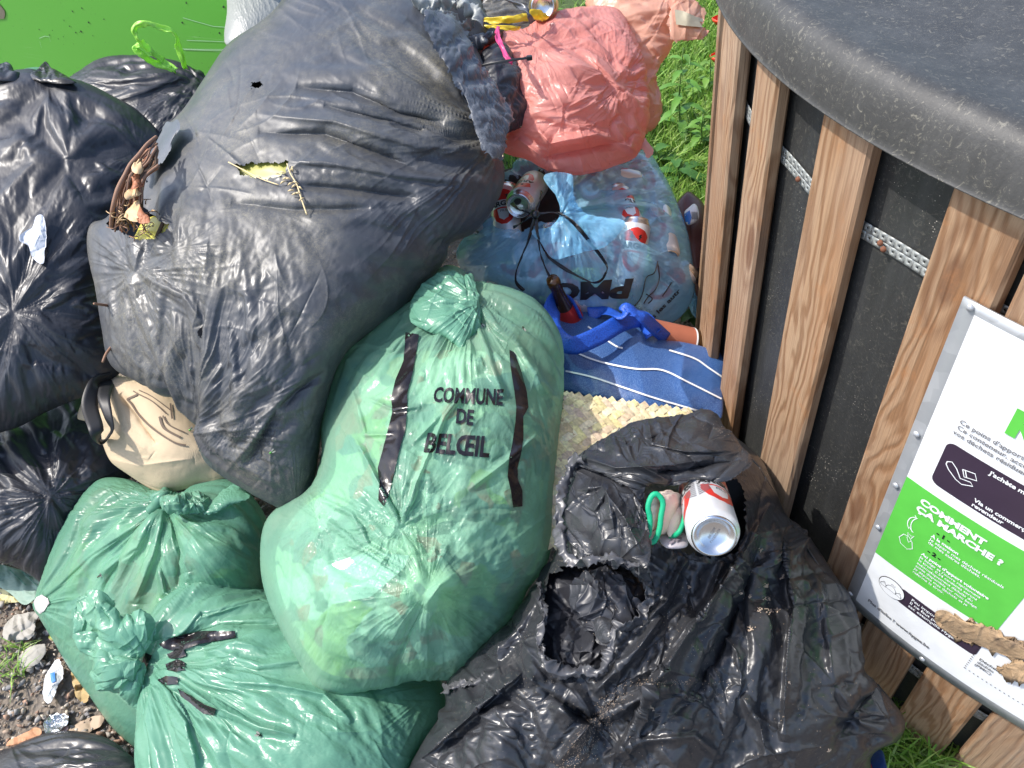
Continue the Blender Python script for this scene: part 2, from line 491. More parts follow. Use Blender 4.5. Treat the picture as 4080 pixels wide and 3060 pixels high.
def grid_faces(n, XY=None, holes=(), jit=7):
    q = np.arange(n * n).reshape(n, n)
    F = np.stack([q[:-1, :-1], q[1:, :-1], q[1:, 1:], q[:-1, 1:]], -1)
    if holes:
        X = XY[:-1, :-1, 0] + jit * fbm(XY[:-1, :-1, 0] / 15, XY[:-1, :-1, 1] / 15, 4, 2)
        Y = XY[:-1, :-1, 1] + jit * fbm(XY[:-1, :-1, 0] / 15, XY[:-1, :-1, 1] / 15, 9, 2)
        keep = np.ones(X.shape, bool)
        for h in holes: keep &= ~in_poly(X, Y, h)
        return F[keep]
    return F.reshape(-1, 4)

def make_bag(name, mat, label=None, cat='bag', group=None, back=0.12, root=None, part='film', key=None, holes=(), closed=True, o=(), c=(), d=(), jit=7, **kw):
    """o outline, c corners, d rim depths: all in overview pixels"""
    kw['outline'] = S(o); kw['corners'] = c; kw['depth'] = SD(d)
    for k_ in ('gathers',):
        if k_ in kw: kw[k_] = [(g[0] * K, g[1] * K, g[2] * K, g[3]) for g in kw[k_]]
    if 'rays_' in kw: kw['rays_'] = [(g[0] * K, g[1] * K, g[2], g[3] * K, g[4] * K, g[5]) for g in kw['rays_']]
    if 'dirs' in kw: kw['dirs'] = [(g[0] * K, g[1] * K, g[2] * K, g[3], g[4]) for g in kw['dirs']]
    if 'lumps' in kw: kw['lumps'] = [(g[0] * K, g[1] * K, g[2] * K, g[3] * K, g[4], g[5]) for g in kw['lumps']]
    if 'strokes' in kw: kw['strokes'] = [(S(g[0]), g[1] * K, g[2], *g[3:]) for g in kw['strokes']]
    P, T, XY = film(**kw)
    n = P.shape[0]
    F = grid_faces(n, XY, [S(h) for h in holes], jit)
    V = P.reshape(-1, 3)
    if closed:
        Vs, Fs = shell(P, back); nb = (n - 1) ** 2
        V = Vs; F = np.vstack([F, Fs[nb:]])
    mid = n // 2; a, b, cc = P[mid, mid], P[mid + 1, mid], P[mid, mid + 1]
    if np.cross(b - a, cc - a) @ (a - CAMP) > 0: F = F[:, ::-1].copy()
    if root is None:
        c0 = V.mean(0); c0[2] = V[:, 2].min()
        root = empty(name, c0, label, cat, group)
        o_ = link(part, V, F, mat, root)
    else: o_ = link(part, V, F, mat, root)
    st = 2 if n > 150 else 1
    Pb = P[np.r_[0:n:st, n - 1] if (n - 1) % st else slice(0, n, st)][:, np.r_[0:n:st, n - 1] if (n - 1) % st else slice(0, n, st)]
    BVH[key or name] = BVHTree.FromPolygons(Pb.reshape(-1, 3).tolist(), grid_faces(Pb.shape[0]).tolist())
    return root, o_

def zs(key, x, y, off=0.0):
    """depth of a film under an overview pixel, moved away by off"""
    h = hit(key, x * K, y * K, 0.0)
    return float(to_px(h)[1]) + off if h is not None else 1.5 + off

CAMV = Vector((0, 0, CAM_H))
def hit(keys, x, y, lift=0.002):
    """nearest surface of the named films under photo pixel x, y"""
    d = Vector([float(q) for q in rays((x, y))]); best = None
    for k in (keys if isinstance(keys, (list, tuple)) else [keys]):
        h = BVH[k].ray_cast(CAMV, d)
        if h[0] is not None and (best is None or h[3] < best[3]): best = h
    if best is None: return None
    nn = best[1] if best[1].dot(d) < 0 else -best[1]
    return np.array(best[0]) + np.array(nn) * lift * 0.5 - np.array(d.normalized()) * lift

def densify(V, F, cell):
    """cut a flat mesh (list of 2D verts) along a square raster so it can follow a wrinkled surface"""
    bm = bmesh.new()
    vs = [bm.verts.new((float(v[0]), float(v[1]), 0)) for v in V]
    for f in F:
        try: bm.faces.new([vs[i] for i in f])
        except ValueError: pass
    bmesh.ops.triangulate(bm, faces=bm.faces[:])
    A = np.array([v[:2] for v in V]); lo, hi = A.min(0), A.max(0)
    for ax in (0, 1):
        for c in np.arange(lo[ax] + cell, hi[ax], cell):
            co = [0, 0, 0]; no = [0, 0, 0]; co[ax] = float(c); no[ax] = 1
            bmesh.ops.bisect_plane(bm, geom=bm.verts[:] + bm.edges[:] + bm.faces[:], plane_co=co, plane_no=no, dist=1e-6)
    bm.verts.index_update()
    V2 = np.array([v.co[:2] for v in bm.verts]); F2 = [[v.index for v in f.verts] for f in bm.faces]
    bm.free(); return V2, F2

_tc = {}
def text2d(s, bold=0.0, cell=None):
    """letters as flat geometry, cap height 1"""
    if (s, bold, cell) in _tc: return _tc[(s, bold, cell)]
    cu = bpy.data.curves.new('t', 'FONT'); cu.body = s; cu.offset = bold; cu.resolution_u = 3
    ob = bpy.data.objects.new('t', cu); sc.collection.objects.link(ob)
    me = ob.to_mesh()
    V = np.array([v.co[:2] for v in me.vertices]) / 0.7; F = [list(p.vertices) for p in me.polygons]
    ob.to_mesh_clear(); bpy.data.objects.remove(ob); bpy.data.curves.remove(cu)
    if cell: V, F = densify(V, F, cell)
    _tc[(s, bold, cell)] = (V, F); return V, F

def conform(name, V2, F, keys, mat, root, lift=0.002):
    W = []; ok = []
    for v in V2:
        h = hit(keys, v[0], v[1], lift); ok.append(h is not None); W.append(h if h is not None else np.zeros(3))
    F = [f for f in F if all(ok[i] for i in f)]
    if not F: return None
    used = sorted({i for f in F for i in f}); mp = {u: k for k, u in enumerate(used)}
    W = np.array([W[u] for u in used]); F = [[mp[i] for i in f][::-1] for f in F]
    return link(name, W, F, mat, root)

def patch(name, poly, keys, mat, root, cell=14, lift=0.002, scale=True):
    P = S(poly)
    V, F = densify(P, [list(range(len(P)))], cell)
    return conform(name, V, F, keys, mat, root, lift)

def print_text(name, s, quad, keys, mat, root, bold=0.03, cell=0.25, lift=0.0025):
    """letters filling a pixel quad: bottom-left, bottom-right, top-left, top-right"""
    V, F = text2d(s, bold, cell); lo, hi = V.min(0), V.max(0); u = (V - lo) / (hi - lo)
    bl, br, tl, tr = [np.array(q, float) for q in quad]
    a = u[:, :1]; b = u[:, 1:]
    return conform(name, (1 - a) * (1 - b) * bl + a * (1 - b) * br + (1 - a) * b * tl + a * b * tr, F, keys, mat, root, lift)

def tube(name, pts, rad, mat, root=None, sides=8, k=5, closed=False, caps=True, flat=1.0, up=None):
    P = spline(pts, closed, k); n = len(P)
    r = np.interp(np.linspace(0, 1, n), np.linspace(0, 1, len(rad)), rad) if hasattr(rad, '__len__') else np.full(n, rad)
    T = np.gradient(P, axis=0); T /= np.linalg.norm(T, axis=1, keepdims=True) + 1e-12
    u = np.array(up if up is not None else (P.mean(0) - CAMP)); u = u / np.linalg.norm(u)
    A = np.cross(T, u); A /= np.linalg.norm(A, axis=1, keepdims=True) + 1e-9; B = np.cross(A, T)
    th = np.arange(sides) * 2 * np.pi / sides
    V = (P[:, None] + r[:, None, None] * (np.cos(th)[None, :, None] * A[:, None] + flat * np.sin(th)[None, :, None] * B[:, None])).reshape(-1, 3)
    F = []
    for i in range(n - 1 + (1 if closed else 0)):
        for j in range(sides):
            a = i * sides; b = ((i + 1) % n) * sides; jj = (j + 1) % sides
            F.append([a + j, a + jj, b + jj, b + j])
    if caps and not closed: F += [list(range(sides))[::-1], [(n - 1) * sides + j for j in range(sides)]]
    return link(name, V, F, mat, root)

def ribbon(name, pts, width, mat, root=None, twist=0.0, k=6, curl=0.12, ruffle=0.0, thick=0.0012, wj=0.0, seed=0, nx=5):
    """flat strip along 3D points; twist = list of angles (deg) or number, 0 = facing the camera"""
    P = spline(pts, False, k); n = len(P); t = np.linspace(0, 1, n)
    T = np.gradient(P, axis=0); T /= np.linalg.norm(T, axis=1, keepdims=True) + 1e-12
    vw = CAMP - P; vw /= np.linalg.norm(vw, axis=1, keepdims=True)
    A = np.cross(T, vw); A /= np.linalg.norm(A, axis=1, keepdims=True) + 1e-9; B = np.cross(A, T)
    tw = np.radians(np.interp(t, np.linspace(0, 1, len(twist)), twist)) if hasattr(twist, '__len__') else np.full(n, math.radians(twist))
    w_ = np.interp(t, np.linspace(0, 1, len(width)), width) if hasattr(width, '__len__') else np.full(n, width)
    ac = np.cos(tw)[:, None] * A + np.sin(tw)[:, None] * B; nn = -np.sin(tw)[:, None] * A + np.cos(tw)[:, None] * B
    V = []
    al = np.r_[0, np.cumsum(np.linalg.norm(np.diff(P, axis=0), axis=1))]
    for j in range(nx):
        s = j / (nx - 1) - 0.5
        ww = w_ * (1 + wj * (noise(al / 0.0032, np.full(n, 1.3 + (s > 0) * 4.0), seed) * .6 + noise(al / 0.016, np.full(n, 7.3 + (s > 0) * 4.0), seed) * .6) * abs(s) * 2)
        off = curl * w_ * (0.25 - s * s) * 4 * 0.5
        ru = ruffle * (noise(al / 0.019, np.full(n, 2.2 + s * 1.6), seed + 5) + .6 * noise(al / 0.0075, np.full(n, 9.2 + s * 2.6), seed + 6) * (noise(al / .05, np.full(n, 3.3), seed + 7) + .8)) * (s + 0.5)
        V.append(P + ac * (s * ww)[:, None] + nn * (off + ru)[:, None])
    V = np.stack(V, 1)
    F = [[i * nx + j, i * nx + j + 1, (i + 1) * nx + j + 1, (i + 1) * nx + j] for i in range(n - 1) for j in range(nx - 1)]
    o = link(name, V.reshape(-1, 3), F, mat, root)
    if thick:
        m = o.modifiers.new('thickness', 'SOLIDIFY'); m.thickness = thick
    return o

def A3(l): return [at(x * K, y * K, z) for x, y, z in l]

def lathe(prof, seg=40):
    th = np.arange(seg) * 2 * np.pi / seg; V = []; F = []
    for r, z in prof: V.append(np.stack([r * np.cos(th), r * np.sin(th), np.full(seg, z)], -1))
    V = np.vstack(V); n = len(prof)
    for i in range(n - 1):
        for j in range(seg):
            F.append([i * seg + j, i * seg + (j + 1) % seg, (i + 1) * seg + (j + 1) % seg, (i + 1) * seg + j])
    return V, F

def local(name, V, F, mat, root, smooth=True):
    o = link(name, V, F, mat, None, smooth); o.parent = root; return o

def vcol(o, C):
    a = o.data.color_attributes.new('col', 'FLOAT_COLOR', 'POINT')
    C = np.c_[C, np.ones(len(C))]; a.data.foreach_set('color', C.ravel())

def attr_mat(name, rough=0.8, **kw):
    m = NT(name, rough, **kw); a = m.n('ShaderNodeVertexColor'); a.layer_name = 'col'
    c = m.mix(m.math('MULTIPLY', m.noise(160, 4, .6), .5), (0, 0, 0), (0, 0, 0))
    x = m.n('ShaderNodeMix'); x.data_type = 'RGBA'; x.blend_type = 'MULTIPLY'; x.inputs[0].default_value = 0.6
    m.l(a.outputs[0], x.inputs[6]); m.l(m.ramp(m.noise(160, 4, .6), [(0.3, .55), (0.7, 1.2)]), x.inputs[7])
    m.set('Base Color', x.outputs[2]); m.set('Normal', m.bump(m.noise(220, 4, .6), .4, .002)); return m.m

# ------------------------------------------------------------------ the wood-clad container
CX, CY, RL = 1.38491, 1.00256, 1.00481
def cyl(az, r, z):
    a = np.radians(az); return np.stack([CX + r * np.cos(a), CY + r * np.sin(a), np.broadcast_to(z, np.shape(a))], -1)

def drum_black(name, base, spk=0.5, rough=0.5, moss=0.0):
    m = NT(name, rough); v = m.pos()
    c = m.mix(m.noise(12, 5, .65, v), tuple(np.array(base) * .7), tuple(np.array(base) * 1.35))
    d = m.vor(210, v); cl = m.ramp(m.noise(7, 4, .6, v), [(0.45, 0), (0.75, spk)])
    c = m.mix(m.math('LESS_THAN', d, m.math('MULTIPLY', m.math('MULTIPLY', cl, m.noise(45, 2)), 0.42)), c, (0.45, 0.42, 0.36))
    # fine threads of dried dirt
    tt = m.ramp(m.noise(70, 6, .8, v, 2.5), [(0.55, 0), (0.66, 1)])
    c = m.mix(m.math('MULTIPLY', tt, .25 * spk + .35 * moss), c, (0.30, 0.28, 0.22))
    c = m.mix(m.math('MULTIPLY', m.ramp(m.noise(1, 4, .7, m.pos((26, 26, 3))), [(.45, 0), (.75, 1)]), .3), c, tuple(np.array(base) * 3.2))
    m.set('Base Color', c); m.set('Normal', m.bump(m.noise(150, 5, .7, v), .5, .0012)); return m.m

def wood_mat():
    m = NT('weathered pine', 0.62)
    tc = m.geo.outputs['Object']; oi = m.n('ShaderNodeObjectInfo')
    off = m.n('ShaderNodeVectorMath', operation='MULTIPLY_ADD'); m.l(tc, off.inputs[0]); off.inputs[1].default_value = (1, 1, 1)
    cmb = m.n('ShaderNodeCombineXYZ'); m.l(m.math('MULTIPLY', oi.outputs['Random'], 9.7), cmb.inputs[0]); m.l(m.math('MULTIPLY', oi.outputs['Random'], 31.0), cmb.inputs[2]); m.l(cmb.outputs[0], off.inputs[2])
    def mp(s):
        x = m.n('ShaderNodeMapping'); x.inputs['Scale'].default_value = s; m.l(off.outputs[0], x.inputs['Vector']); return x.outputs[0]
    warp = m.noise(1.0, 3, .5, mp((14, 14, 3.2)), 0.5)
    sx = m.n('ShaderNodeSeparateXYZ'); m.l(off.outputs[0], sx.inputs[0])
    ph = m.math('ADD', m.math('MULTIPLY', sx.outputs[0], 420.0), m.math('MULTIPLY', warp, 42.0))
    ring = m.math('SINE', ph)
    r1 = m.ramp(m.math('MULTIPLY_ADD' if False else 'MULTIPLY', m.math('ADD', ring, 1.0), .5), [(0.2, 0), (0.55, .35), (0.95, 1)])
    fib = m.noise(1.0, 4, .7, mp((420, 420, 8)))
    big = m.noise(1.0, 3, .5, mp((9, 9, 2.0)))
    c = m.mix(r1, (0.40, 0.27, 0.165), (0.22, 0.12, 0.06))
    c = m.mix(m.ramp(big, [(0.35, 0), (0.7, .75)]), c, (0.33, 0.17, 0.08))
    grey = m.ramp(m.noise(1.0, 4, .6, mp((6, 6, 1.3))), [(0.46, 0), (0.72, .6)])
    c = m.mix(grey, c, (0.40, 0.33, 0.26))
    c = m.mix(m.math('MULTIPLY', m.ramp(fib, [(0.35, 1), (0.6, 0)]), .35), c, (0.12, 0.06, 0.03))
    kn = m.vor(1.0, mp((9, 9, 2.6)), 'Distance', 'F1'); kr = m.ramp(kn, [(0.0, 1), (.10, .9), (.14, 0), (.20, .55), (.26, 0)])
    c = m.mix(m.math('MULTIPLY', kr, .8), c, (0.13, 0.055, 0.025))
    crk = m.ramp(m.noise(1.0, 2, .5, mp((150, 150, 2.2))), [(.27, 1), (.31, 0)])
    c = m.mix(m.math('MULTIPLY', crk, .7), c, (0.06, 0.03, 0.015))
    st = m.ramp(m.noise(1.0, 5, .7, mp((22, 22, 16))), [(.58, 0), (.72, .5)]); c = m.mix(st, c, (0.36, 0.16, 0.06))
    m.set('Base Color', c)
    h = m.math('ADD', m.math('MULTIPLY', r1, -0.6), fib)
    m.set('Normal', m.bump(h, .7, .0016)); return m.m

M_DRUM = drum_black('black recycled plastic', (0.027, 0.028, 0.028), .95, .45)
M_LID = drum_black('dark grey moulded lid', (0.038, 0.038, 0.037), .6, .55, 1.0)
M_WOOD = wood_mat()
def zinc():
    m = NT('galvanised steel', .42, Metallic=.45)
    c = m.mix(m.vor(45, None, 'Color'), (0.42, 0.44, 0.46), (0.62, 0.64, 0.66)); c = m.mix(m.noise(18, 4), c, (0.36, 0.38, 0.4))
    m.set('Base Color', c); m.set('Normal', m.bump(m.noise(40, 4, .6), .25, .002)); return m.m
M_ZINC = zinc()
M_WHITE = plain('white enamel', (0.84, 0.86, 0.87), .3)
M_SGREEN = plain('bright green print', (0.11, 0.52, 0.07), .35)
M_PURPLE = plain('dark aubergine print', (0.045, 0.03, 0.05), .3)
M_INK = plain('black ink', (0.015, 0.015, 0.018), .45)
M_GREYINK = plain('grey ink', (0.16, 0.16, 0.17), .5)
M_RUST = plain('rusty screw', (0.16, 0.06, 0.03), .8)

con = empty('waste_container', (CX, CY, 0), 'big round waste container clad in upright wooden slats under a dark lid', 'container')
V, F = lathe([(RL - .048, 0.0), (RL - .048, 0.55), (RL - .046, 1.06)], 128); local('body', V, F, M_DRUM, con)
lidp = [(RL - .06, 1.045), (RL - .003, 1.044), (RL, 1.048), (RL - .003, 1.070), (RL - .009, 1.092), (RL - .018, 1.105), (RL - .032, 1.111), (RL - .055, 1.108), (RL - .085, 1.102), (RL - .13, 1.100), (RL - .2, 1.104), (RL - .36, 1.122), (RL - .6, 1.15), (RL - .8, 1.165), (0.02, 1.17)]
lp = spline(lidp, False, 3)
V, F = lathe([tuple(q) for q in lp], 200)
a_ = np.arctan2(V[:, 1], V[:, 0]); V[:, 2] += 0.0025 * noise(a_ * 9, V[:, 0] * 3, 3) * (V[:, 2] > 1.06)
local('lid', V, F, M_LID, con)
slats = [(172.3, 6.9), (182.3, 4.3), (193.2, 5.2), (204.6, 4.9), (210.2, 5.0), (216.4, 4.9), (222.4, 5.0)]
az = 228.6
while az < 520:
    slats.append((az, 5.0)); az += 8.5 if not (az > 500) else 9
slats = [s_ for s_ in slats if s_[0] < 525]
def beam(wd, th, h, bev=.004):
    x, y = wd / 2, th / 2
    ring = [(-x + bev, -y), (x - bev, -y), (x, -y + bev), (x, y - bev), (x - bev, y), (-x + bev, y), (-x, y - bev), (-x, -y + bev)]
    V = []; zs = [0, .003] + list(np.linspace(.05, h - .05, 12)) + [h - .003, h]
    for k, z in enumerate(zs):
        s = .96 if k in (0, len(zs) - 1) else 1
        for (a, b) in ring: V.append((a * s, b * s + .0006 * math.sin(z * 9 + a * 50), z))
    F = [[i * 8 + j, i * 8 + (j + 1) % 8, (i + 1) * 8 + (j + 1) % 8, (i + 1) * 8 + j] for i in range(len(zs) - 1) for j in range(8)]
    F += [list(range(8))[::-1], [(len(zs) - 1) * 8 + j for j in range(8)]]
    return V, F
for a, wdeg in slats:
    V, F = beam(2 * (RL - .02) * math.sin(math.radians(wdeg / 2)), .021, 1.03)
    o = local('slat', V, F, M_WOOD, con, False)
    r = math.radians(a); o.location = ((RL - .0305) * math.cos(r), (RL - .0305) * math.sin(r), .004); o.rotation_euler = (0, 0, r + math.pi / 2)
M_STRAP = plain('perforated zinc strap', (.34, .36, .35), .45, .35)
# perforated steel straps behind the slats
def strap(z0):
    V = []; F = []; r0 = RL - .0525; w_ = .024; cell = .0125; a0, a1 = 150, 250
    n = int(math.radians(a1 - a0) * r0 / cell)
    for i in range(n):
        for row in range(2):
            u0 = i * cell + (cell / 2 if row else 0); cu, cv = u0 + cell / 2, (row - .5) * w_ / 2
            sq = [(-.5, -.5), (0, -.5), (.5, -.5), (.5, 0), (.5, .5), (0, .5), (-.5, .5), (-.5, 0)]; b = len(V)
            for (x, y) in sq: V.append((cu + x * cell, cv + y * w_ / 2))
            for (x, y) in sq:
                l = math.hypot(x, y); V.append((cu + x / l * .0015, cv + y / l * .0015))
            for j in range(8): F.append([b + j, b + (j + 1) % 8, b + 8 + (j + 1) % 8, b + 8 + j])
    V = np.array(V); azs = a0 + np.degrees(V[:, 0] / r0)
    sag = .003 * np.sin(azs * .35)
    W = cyl(azs, r0 + .0108 + .0018 * np.sin(azs * .5), z0 + V[:, 1] + sag) - np.array([CX, CY, 0])
    o = local('strap', W, F, M_STRAP, con)
    m = o.modifiers.new('thickness', 'SOLIDIFY'); m.thickness = .0012
strap(.905); strap(.185)
def dome(p, nrm, r, h):
    V, F = lathe([(r, 0), (r * .92, h * .5), (r * .6, h * .9), (r * .02, h)], 14)
    Mx = Vector(nrm).to_track_quat('Z', 'Y').to_matrix()
    return np.array([Mx @ Vector(v) for v in V]) + np.array(p), F
# the sign
RS = RL - .012
def sg(u, v, lift=0.0):
    u = np.asarray(u, float); return cyl(205.3 + np.degrees(u / RS), RS + lift, v) - np.array([CX, CY, 0])
def sheet(poly, lift, name, mat, root, cell=.02):
    V, F = densify(poly, [list(range(len(poly)))], cell)
    W = sg(V[:, 0], V[:, 1], lift) ; return local(name, W, F, mat, root)
SIGN_W = .62
sign = sheet([(0, .272), (SIGN_W, .272), (SIGN_W, .925), (0, .925)], 0, 'sign_panel', M_ZINC, con)
m_ = sign.modifiers.new('thickness', 'SOLIDIFY'); m_.thickness = .003
sheet([(.018, .296), (SIGN_W - .018, .296), (SIGN_W - .018, .912), (.018, .912)], .0012, 'poster', M_WHITE, sign)
sheet([(.018, .442), (.195, .452), (.170 + .03, .632), (.018, .630)], .0018, 'green_field', M_SGREEN, sign)
def rrect(x0, y0, x1, y1, r, left_only=True):
    P = []
    for cx_, cy_, a0 in ((x1 - r, y1 - r, 0), (x0 + r, y1 - r, 90), (x0 + r, y0 + r, 180), (x1 - r, y0 + r, 270)):
        for t in range(0, 91, 15): P.append((cx_ + r * math.cos(math.radians(a0 + t)), cy_ + r * math.sin(math.radians(a0 + t))))
    return P
sheet(rrect(.046, .650, .40, .731, .011), .0018, 'purple_field', M_PURPLE, sign)
sheet(rrect(.07, .376, .192, .412, .008), .0018, 'purple_bar', M_PURPLE, sign)
def disc(cx_, cy_, r, n=28): return [(cx_ + r * math.cos(k * 2 * math.pi / n), cy_ + r * math.sin(k * 2 * math.pi / n)) for k in range(n)]
sheet(disc(.0595, .394, .0215), .0022, 'icon_ring', M_INK, sign)
sheet(disc(.0595, .394, .0203), .0026, 'icon_disc', M_WHITE, sign)
def lines(strokes, wd, lift, mat, name):
    V = []; F = []
    for st in strokes:
        P = np.array(st, float); T = np.gradient(P, axis=0); T /= np.linalg.norm(T, axis=1, keepdims=True) + 1e-9
        N = np.stack([-T[:, 1], T[:, 0]], -1) * wd / 2; b = len(V)
        V += [tuple(q) for q in np.vstack([P + N, P - N])]; n = len(P)
        F += [[b + i, b + i + 1, b + n + i + 1, b + n + i][::-1] for i in range(n - 1)]
    V = np.array(V); return local(name, sg(V[:, 0], V[:, 1], lift), F, mat, sign)
def arc(cx_, cy_, rx, ry, a0, a1, n=10): return [(cx_ + rx * math.cos(math.radians(a0 + (a1 - a0) * k / n)), cy_ + ry * math.sin(math.radians(a0 + (a1 - a0) * k / n))) for k in range(n + 1)]
lines([arc(.0595, .388, .0085, .012, 0, 180) + [(.068, .388)], arc(.047, .387, .005, .008, 20, 180) + [(.052, .387)], arc(.072, .387, .005, .008, 0, 160) + [(.077, .387)], [(.057, .402), (.059, .405), (.062, .402), (.064, .405)], [(.045, .396), (.047, .398), (.049, .396)], [(.071, .396), (.073, .398), (.075, .396)]], .0007, .003, M_INK, 'icon')
# hand offering a card
hand = [(.055, .699), (.060, .703), (.068, .697), (.076, .686), (.088, .690), (.092, .686), (.080, .678), (.072, .680), (.060, .688), (.055, .694), (.055, .699)]
lines([hand, [(.074, .702), (.088, .707), (.093, .698), (.079, .692), (.074, .702)], [(.077, .703), (.082, .693)]], .0014, .0024, M_WHITE, 'hand_icon')
lines([arc(.052, .555, .010, .016, 100, 240, 8), arc(.060, .556, .013, .02, 130, 235, 8), [(.050, .571), (.047, .574)], [(.046, .545), (.054, .540)]], .0012, .0024, M_WHITE, 'peel_icon')
lines([[(.044, .524), (.040, .512), (.045, .502), (.056, .500), (.062, .508), (.058, .520), (.052, .526), (.044, .524)], [(.050, .526), (.048, .533), (.053, .530), (.057, .534), (.055, .526)], [(.049, .523), (.054, .515), (.056, .521)]], .0011, .0024, M_WHITE, 'sack_icon')
def word(s, u, v, hgt, mat, bold=.015, lift=.0026, name='lettering', width=None):
    V, F = text2d(s, bold, 0.9 if hgt > .012 else None); V = V * hgt
    if width: V = V * np.array([width / V[:, 0].max(), 1])
    W = sg(u + V[:, 0], v + V[:, 1], lift); local(name, W, [f for f in F], mat, sign)
word('RÉSIDUELS', .094, .792, .036, M_SGREEN, .06)
word("Ce point d'apport volontaire", .049, .766, .0072, M_GREYINK)
word("Ce conteneur, accessible", .049, .756, .0072, M_GREYINK)
word("vos déchets résiduels.", .047, .746, .0072, M_GREYINK)
word("J'achète mon badge", .101, .719, .0068, M_WHITE, .03)
word("Via un commerçant-", .1, .664, .0064, M_WHITE, .03)
word("revendeur", .1, .655, .0064, M_WHITE, .03)
word("COMMENT", .046, .602, .0112, M_WHITE, .05, width=.088)
word("ÇA MARCHE ?", .045, .585, .0112, M_WHITE, .05, width=.115)
word("- 1 -", .080, .567, .0075, M_INK, .05); word("- 2 -", .080, .523, .0075, M_INK, .05)
word("À la maison", .076, .556, .0056, M_WHITE, .04)
for k, s_ in enumerate(["Je sépare mes déchets résiduels", "de mes autres déchets."]): word(s_, .076, .548 - k * .0075, .0054, M_WHITE)
word("Au point d'apport volontaire", .075, .510, .0056, M_WHITE, .04)
for k, s_ in enumerate(["Je badge et j'ouvre rapidement", "le tiroir. 0.54 centimes seront", "automatiquement déduits du", "solde disponible sur mon badge.", "Je dépose mes déchets et je", "referme le tiroir."]): word(s_, .075, .502 - k * .0078, .0048, M_WHITE)
for k, s_ in enumerate(["Peu importe", "Il ne faut pas", "sac estampillé Hygea."]): word(s_, .090, .401 - k * .009, .0062, M_WHITE)
word("Plus d'infos ? www.hygea.be", .036, .321, .0072, M_GREYINK, .03, width=.104)
word("Déchets", .198, .375, .006, M_INK); word("dédiés", .198, .366, .006, M_GREYINK); word("(PMC)", .197, .357, .006, M_GREYINK)
V = []; F = []
for u in np.arange(.19, .40, .006):
    for v in (.425, .335):
        b = len(V); V += [(u, v), (u + .0018, v), (u + .0018, v + .0018), (u, v + .0018)]; F.append([b, b + 1, b + 2, b + 3])
for v in np.arange(.335, .425, .006):
    b = len(V); V += [(.189, v), (.1908, v), (.1908, v + .0018), (.189, v + .0018)]; F.append([b, b + 1, b + 2, b + 3])
V = np.array(V); local('dotted_frame', sg(V[:, 0], V[:, 1], .0026), F, M_INK, sign)
for (u, v) in ((.011, .918), (.009, .708), (.008, .497), (.007, .300), (.009, .60), (.3, .918), (.5, .918), (.3, .284), (.14, .284)):
    p = sg(u, v, .0015); V, F = dome(p, p * np.array([1, 1, 0]), .0045, .0028); local('rivet', V, F, M_ZINC, sign)
for (a, z) in ((178.8, .912), (187.5, .902), (197.5, .905), (197.9, .90), (190.0, .90)):
    p = cyl(a, RL - .040, z) - np.array([CX, CY, 0]); V, F = dome(p, p * np.array([1, 1, 0]), .004, .004); local('screw', V, F, M_RUST, con)

# ------------------------------------------------------------------ ground
def soil():
    m = NT('gravelly soil', .9); v = m.pos()
    c = m.mix(m.noise(3, 5, .6, v), (0.14, 0.11, 0.08), (0.26, 0.21, 0.16))
    c = m.mix(m.vor(120, v, 'Color'), c, (0.16, 0.14, 0.12)); 
    m.set('Base Color', c); m.set('Normal', m.bump(m.vor(90, v), .8, .01)); return m.m
n = 90
gx = np.sign(np.linspace(-1, 1, n)) * np.abs(np.linspace(-1, 1, n)) ** 4 * 60
X, Y = np.meshgrid(gx, gx + 1.5)
Z = 0.006 * fbm(X * 6, Y * 6, 2, 3) - .006
link('ground', np.stack([X, Y, Z], -1).reshape(-1, 3), grid_faces(n), soil()); tag(bpy.data.objects['ground'], kind='structure')
V = [(.02, 1.7, .006), (60, 1.7, .006), (60, 60, .006), (.02, 60, .006)]
tm = NT('turf soil', .95); tm.set('Base Color', tm.mix(tm.noise(8, 5), (0.03, 0.055, 0.015), (0.07, 0.11, 0.03)))
o = link('lawn', np.array(V), [(0, 1, 2, 3)], tm.m); tag(o, kind='structure')

def rocks(N, region, smin, smax, name, lab, seed, cols, sink=.3):
    rg = np.random.default_rng(seed)
    bm = bmesh.new(); bmesh.ops.create_icosphere(bm, subdivisions=1, radius=1)
    bv = np.array([v.co[:] for v in bm.verts]); bf = np.array([[v.index for v in f.verts] for f in bm.faces]); bm.free()
    nb = len(bv)
    P = region(rg, N); s = smin + (smax - smin) * rg.random(N) ** 2.6
    V = np.repeat(bv[None], N, 0) * (1 + .16 * rg.uniform(-1, 1, (N, nb, 1)))
    for _ in range(7):
        dn = rg.normal(size=(N, 3)); dn /= np.linalg.norm(dn, axis=1, keepdims=True); pr = np.einsum('nij,nj->ni', V, dn); ex_ = np.maximum(pr - rg.uniform(.15, .6, (N, 1)), 0); V = V - ex_[..., None] * dn[:, None]
    V = V * rg.uniform(.6, 1.25, (N, 1, 3))
    q = rg.normal(size=(N, 3, 3)); Q = np.linalg.qr(q)[0]
    V = np.einsum('nij,nkj->nki', Q, V) * s[:, None, None]
    V[..., 0] += P[:, :1]; V[..., 1] += P[:, 1:2]; V[..., 2] += (s * sink + rg.random(N) * .004)[:, None]
    Fs = (bf[None] + (np.arange(N) * nb)[:, None, None]).reshape(-1, 3)
    o = link(name, V.reshape(-1, 3), Fs, attr_mat(name + ' stone', .8), None, False)
    c = np.array(cols)[rg.integers(0, len(cols), N)] * rg.uniform(.7, 1.3, (N, 1))
    vcol(o, np.repeat(c, nb, 0)); tag(o, lab, 'gravel', kind='stuff'); return o
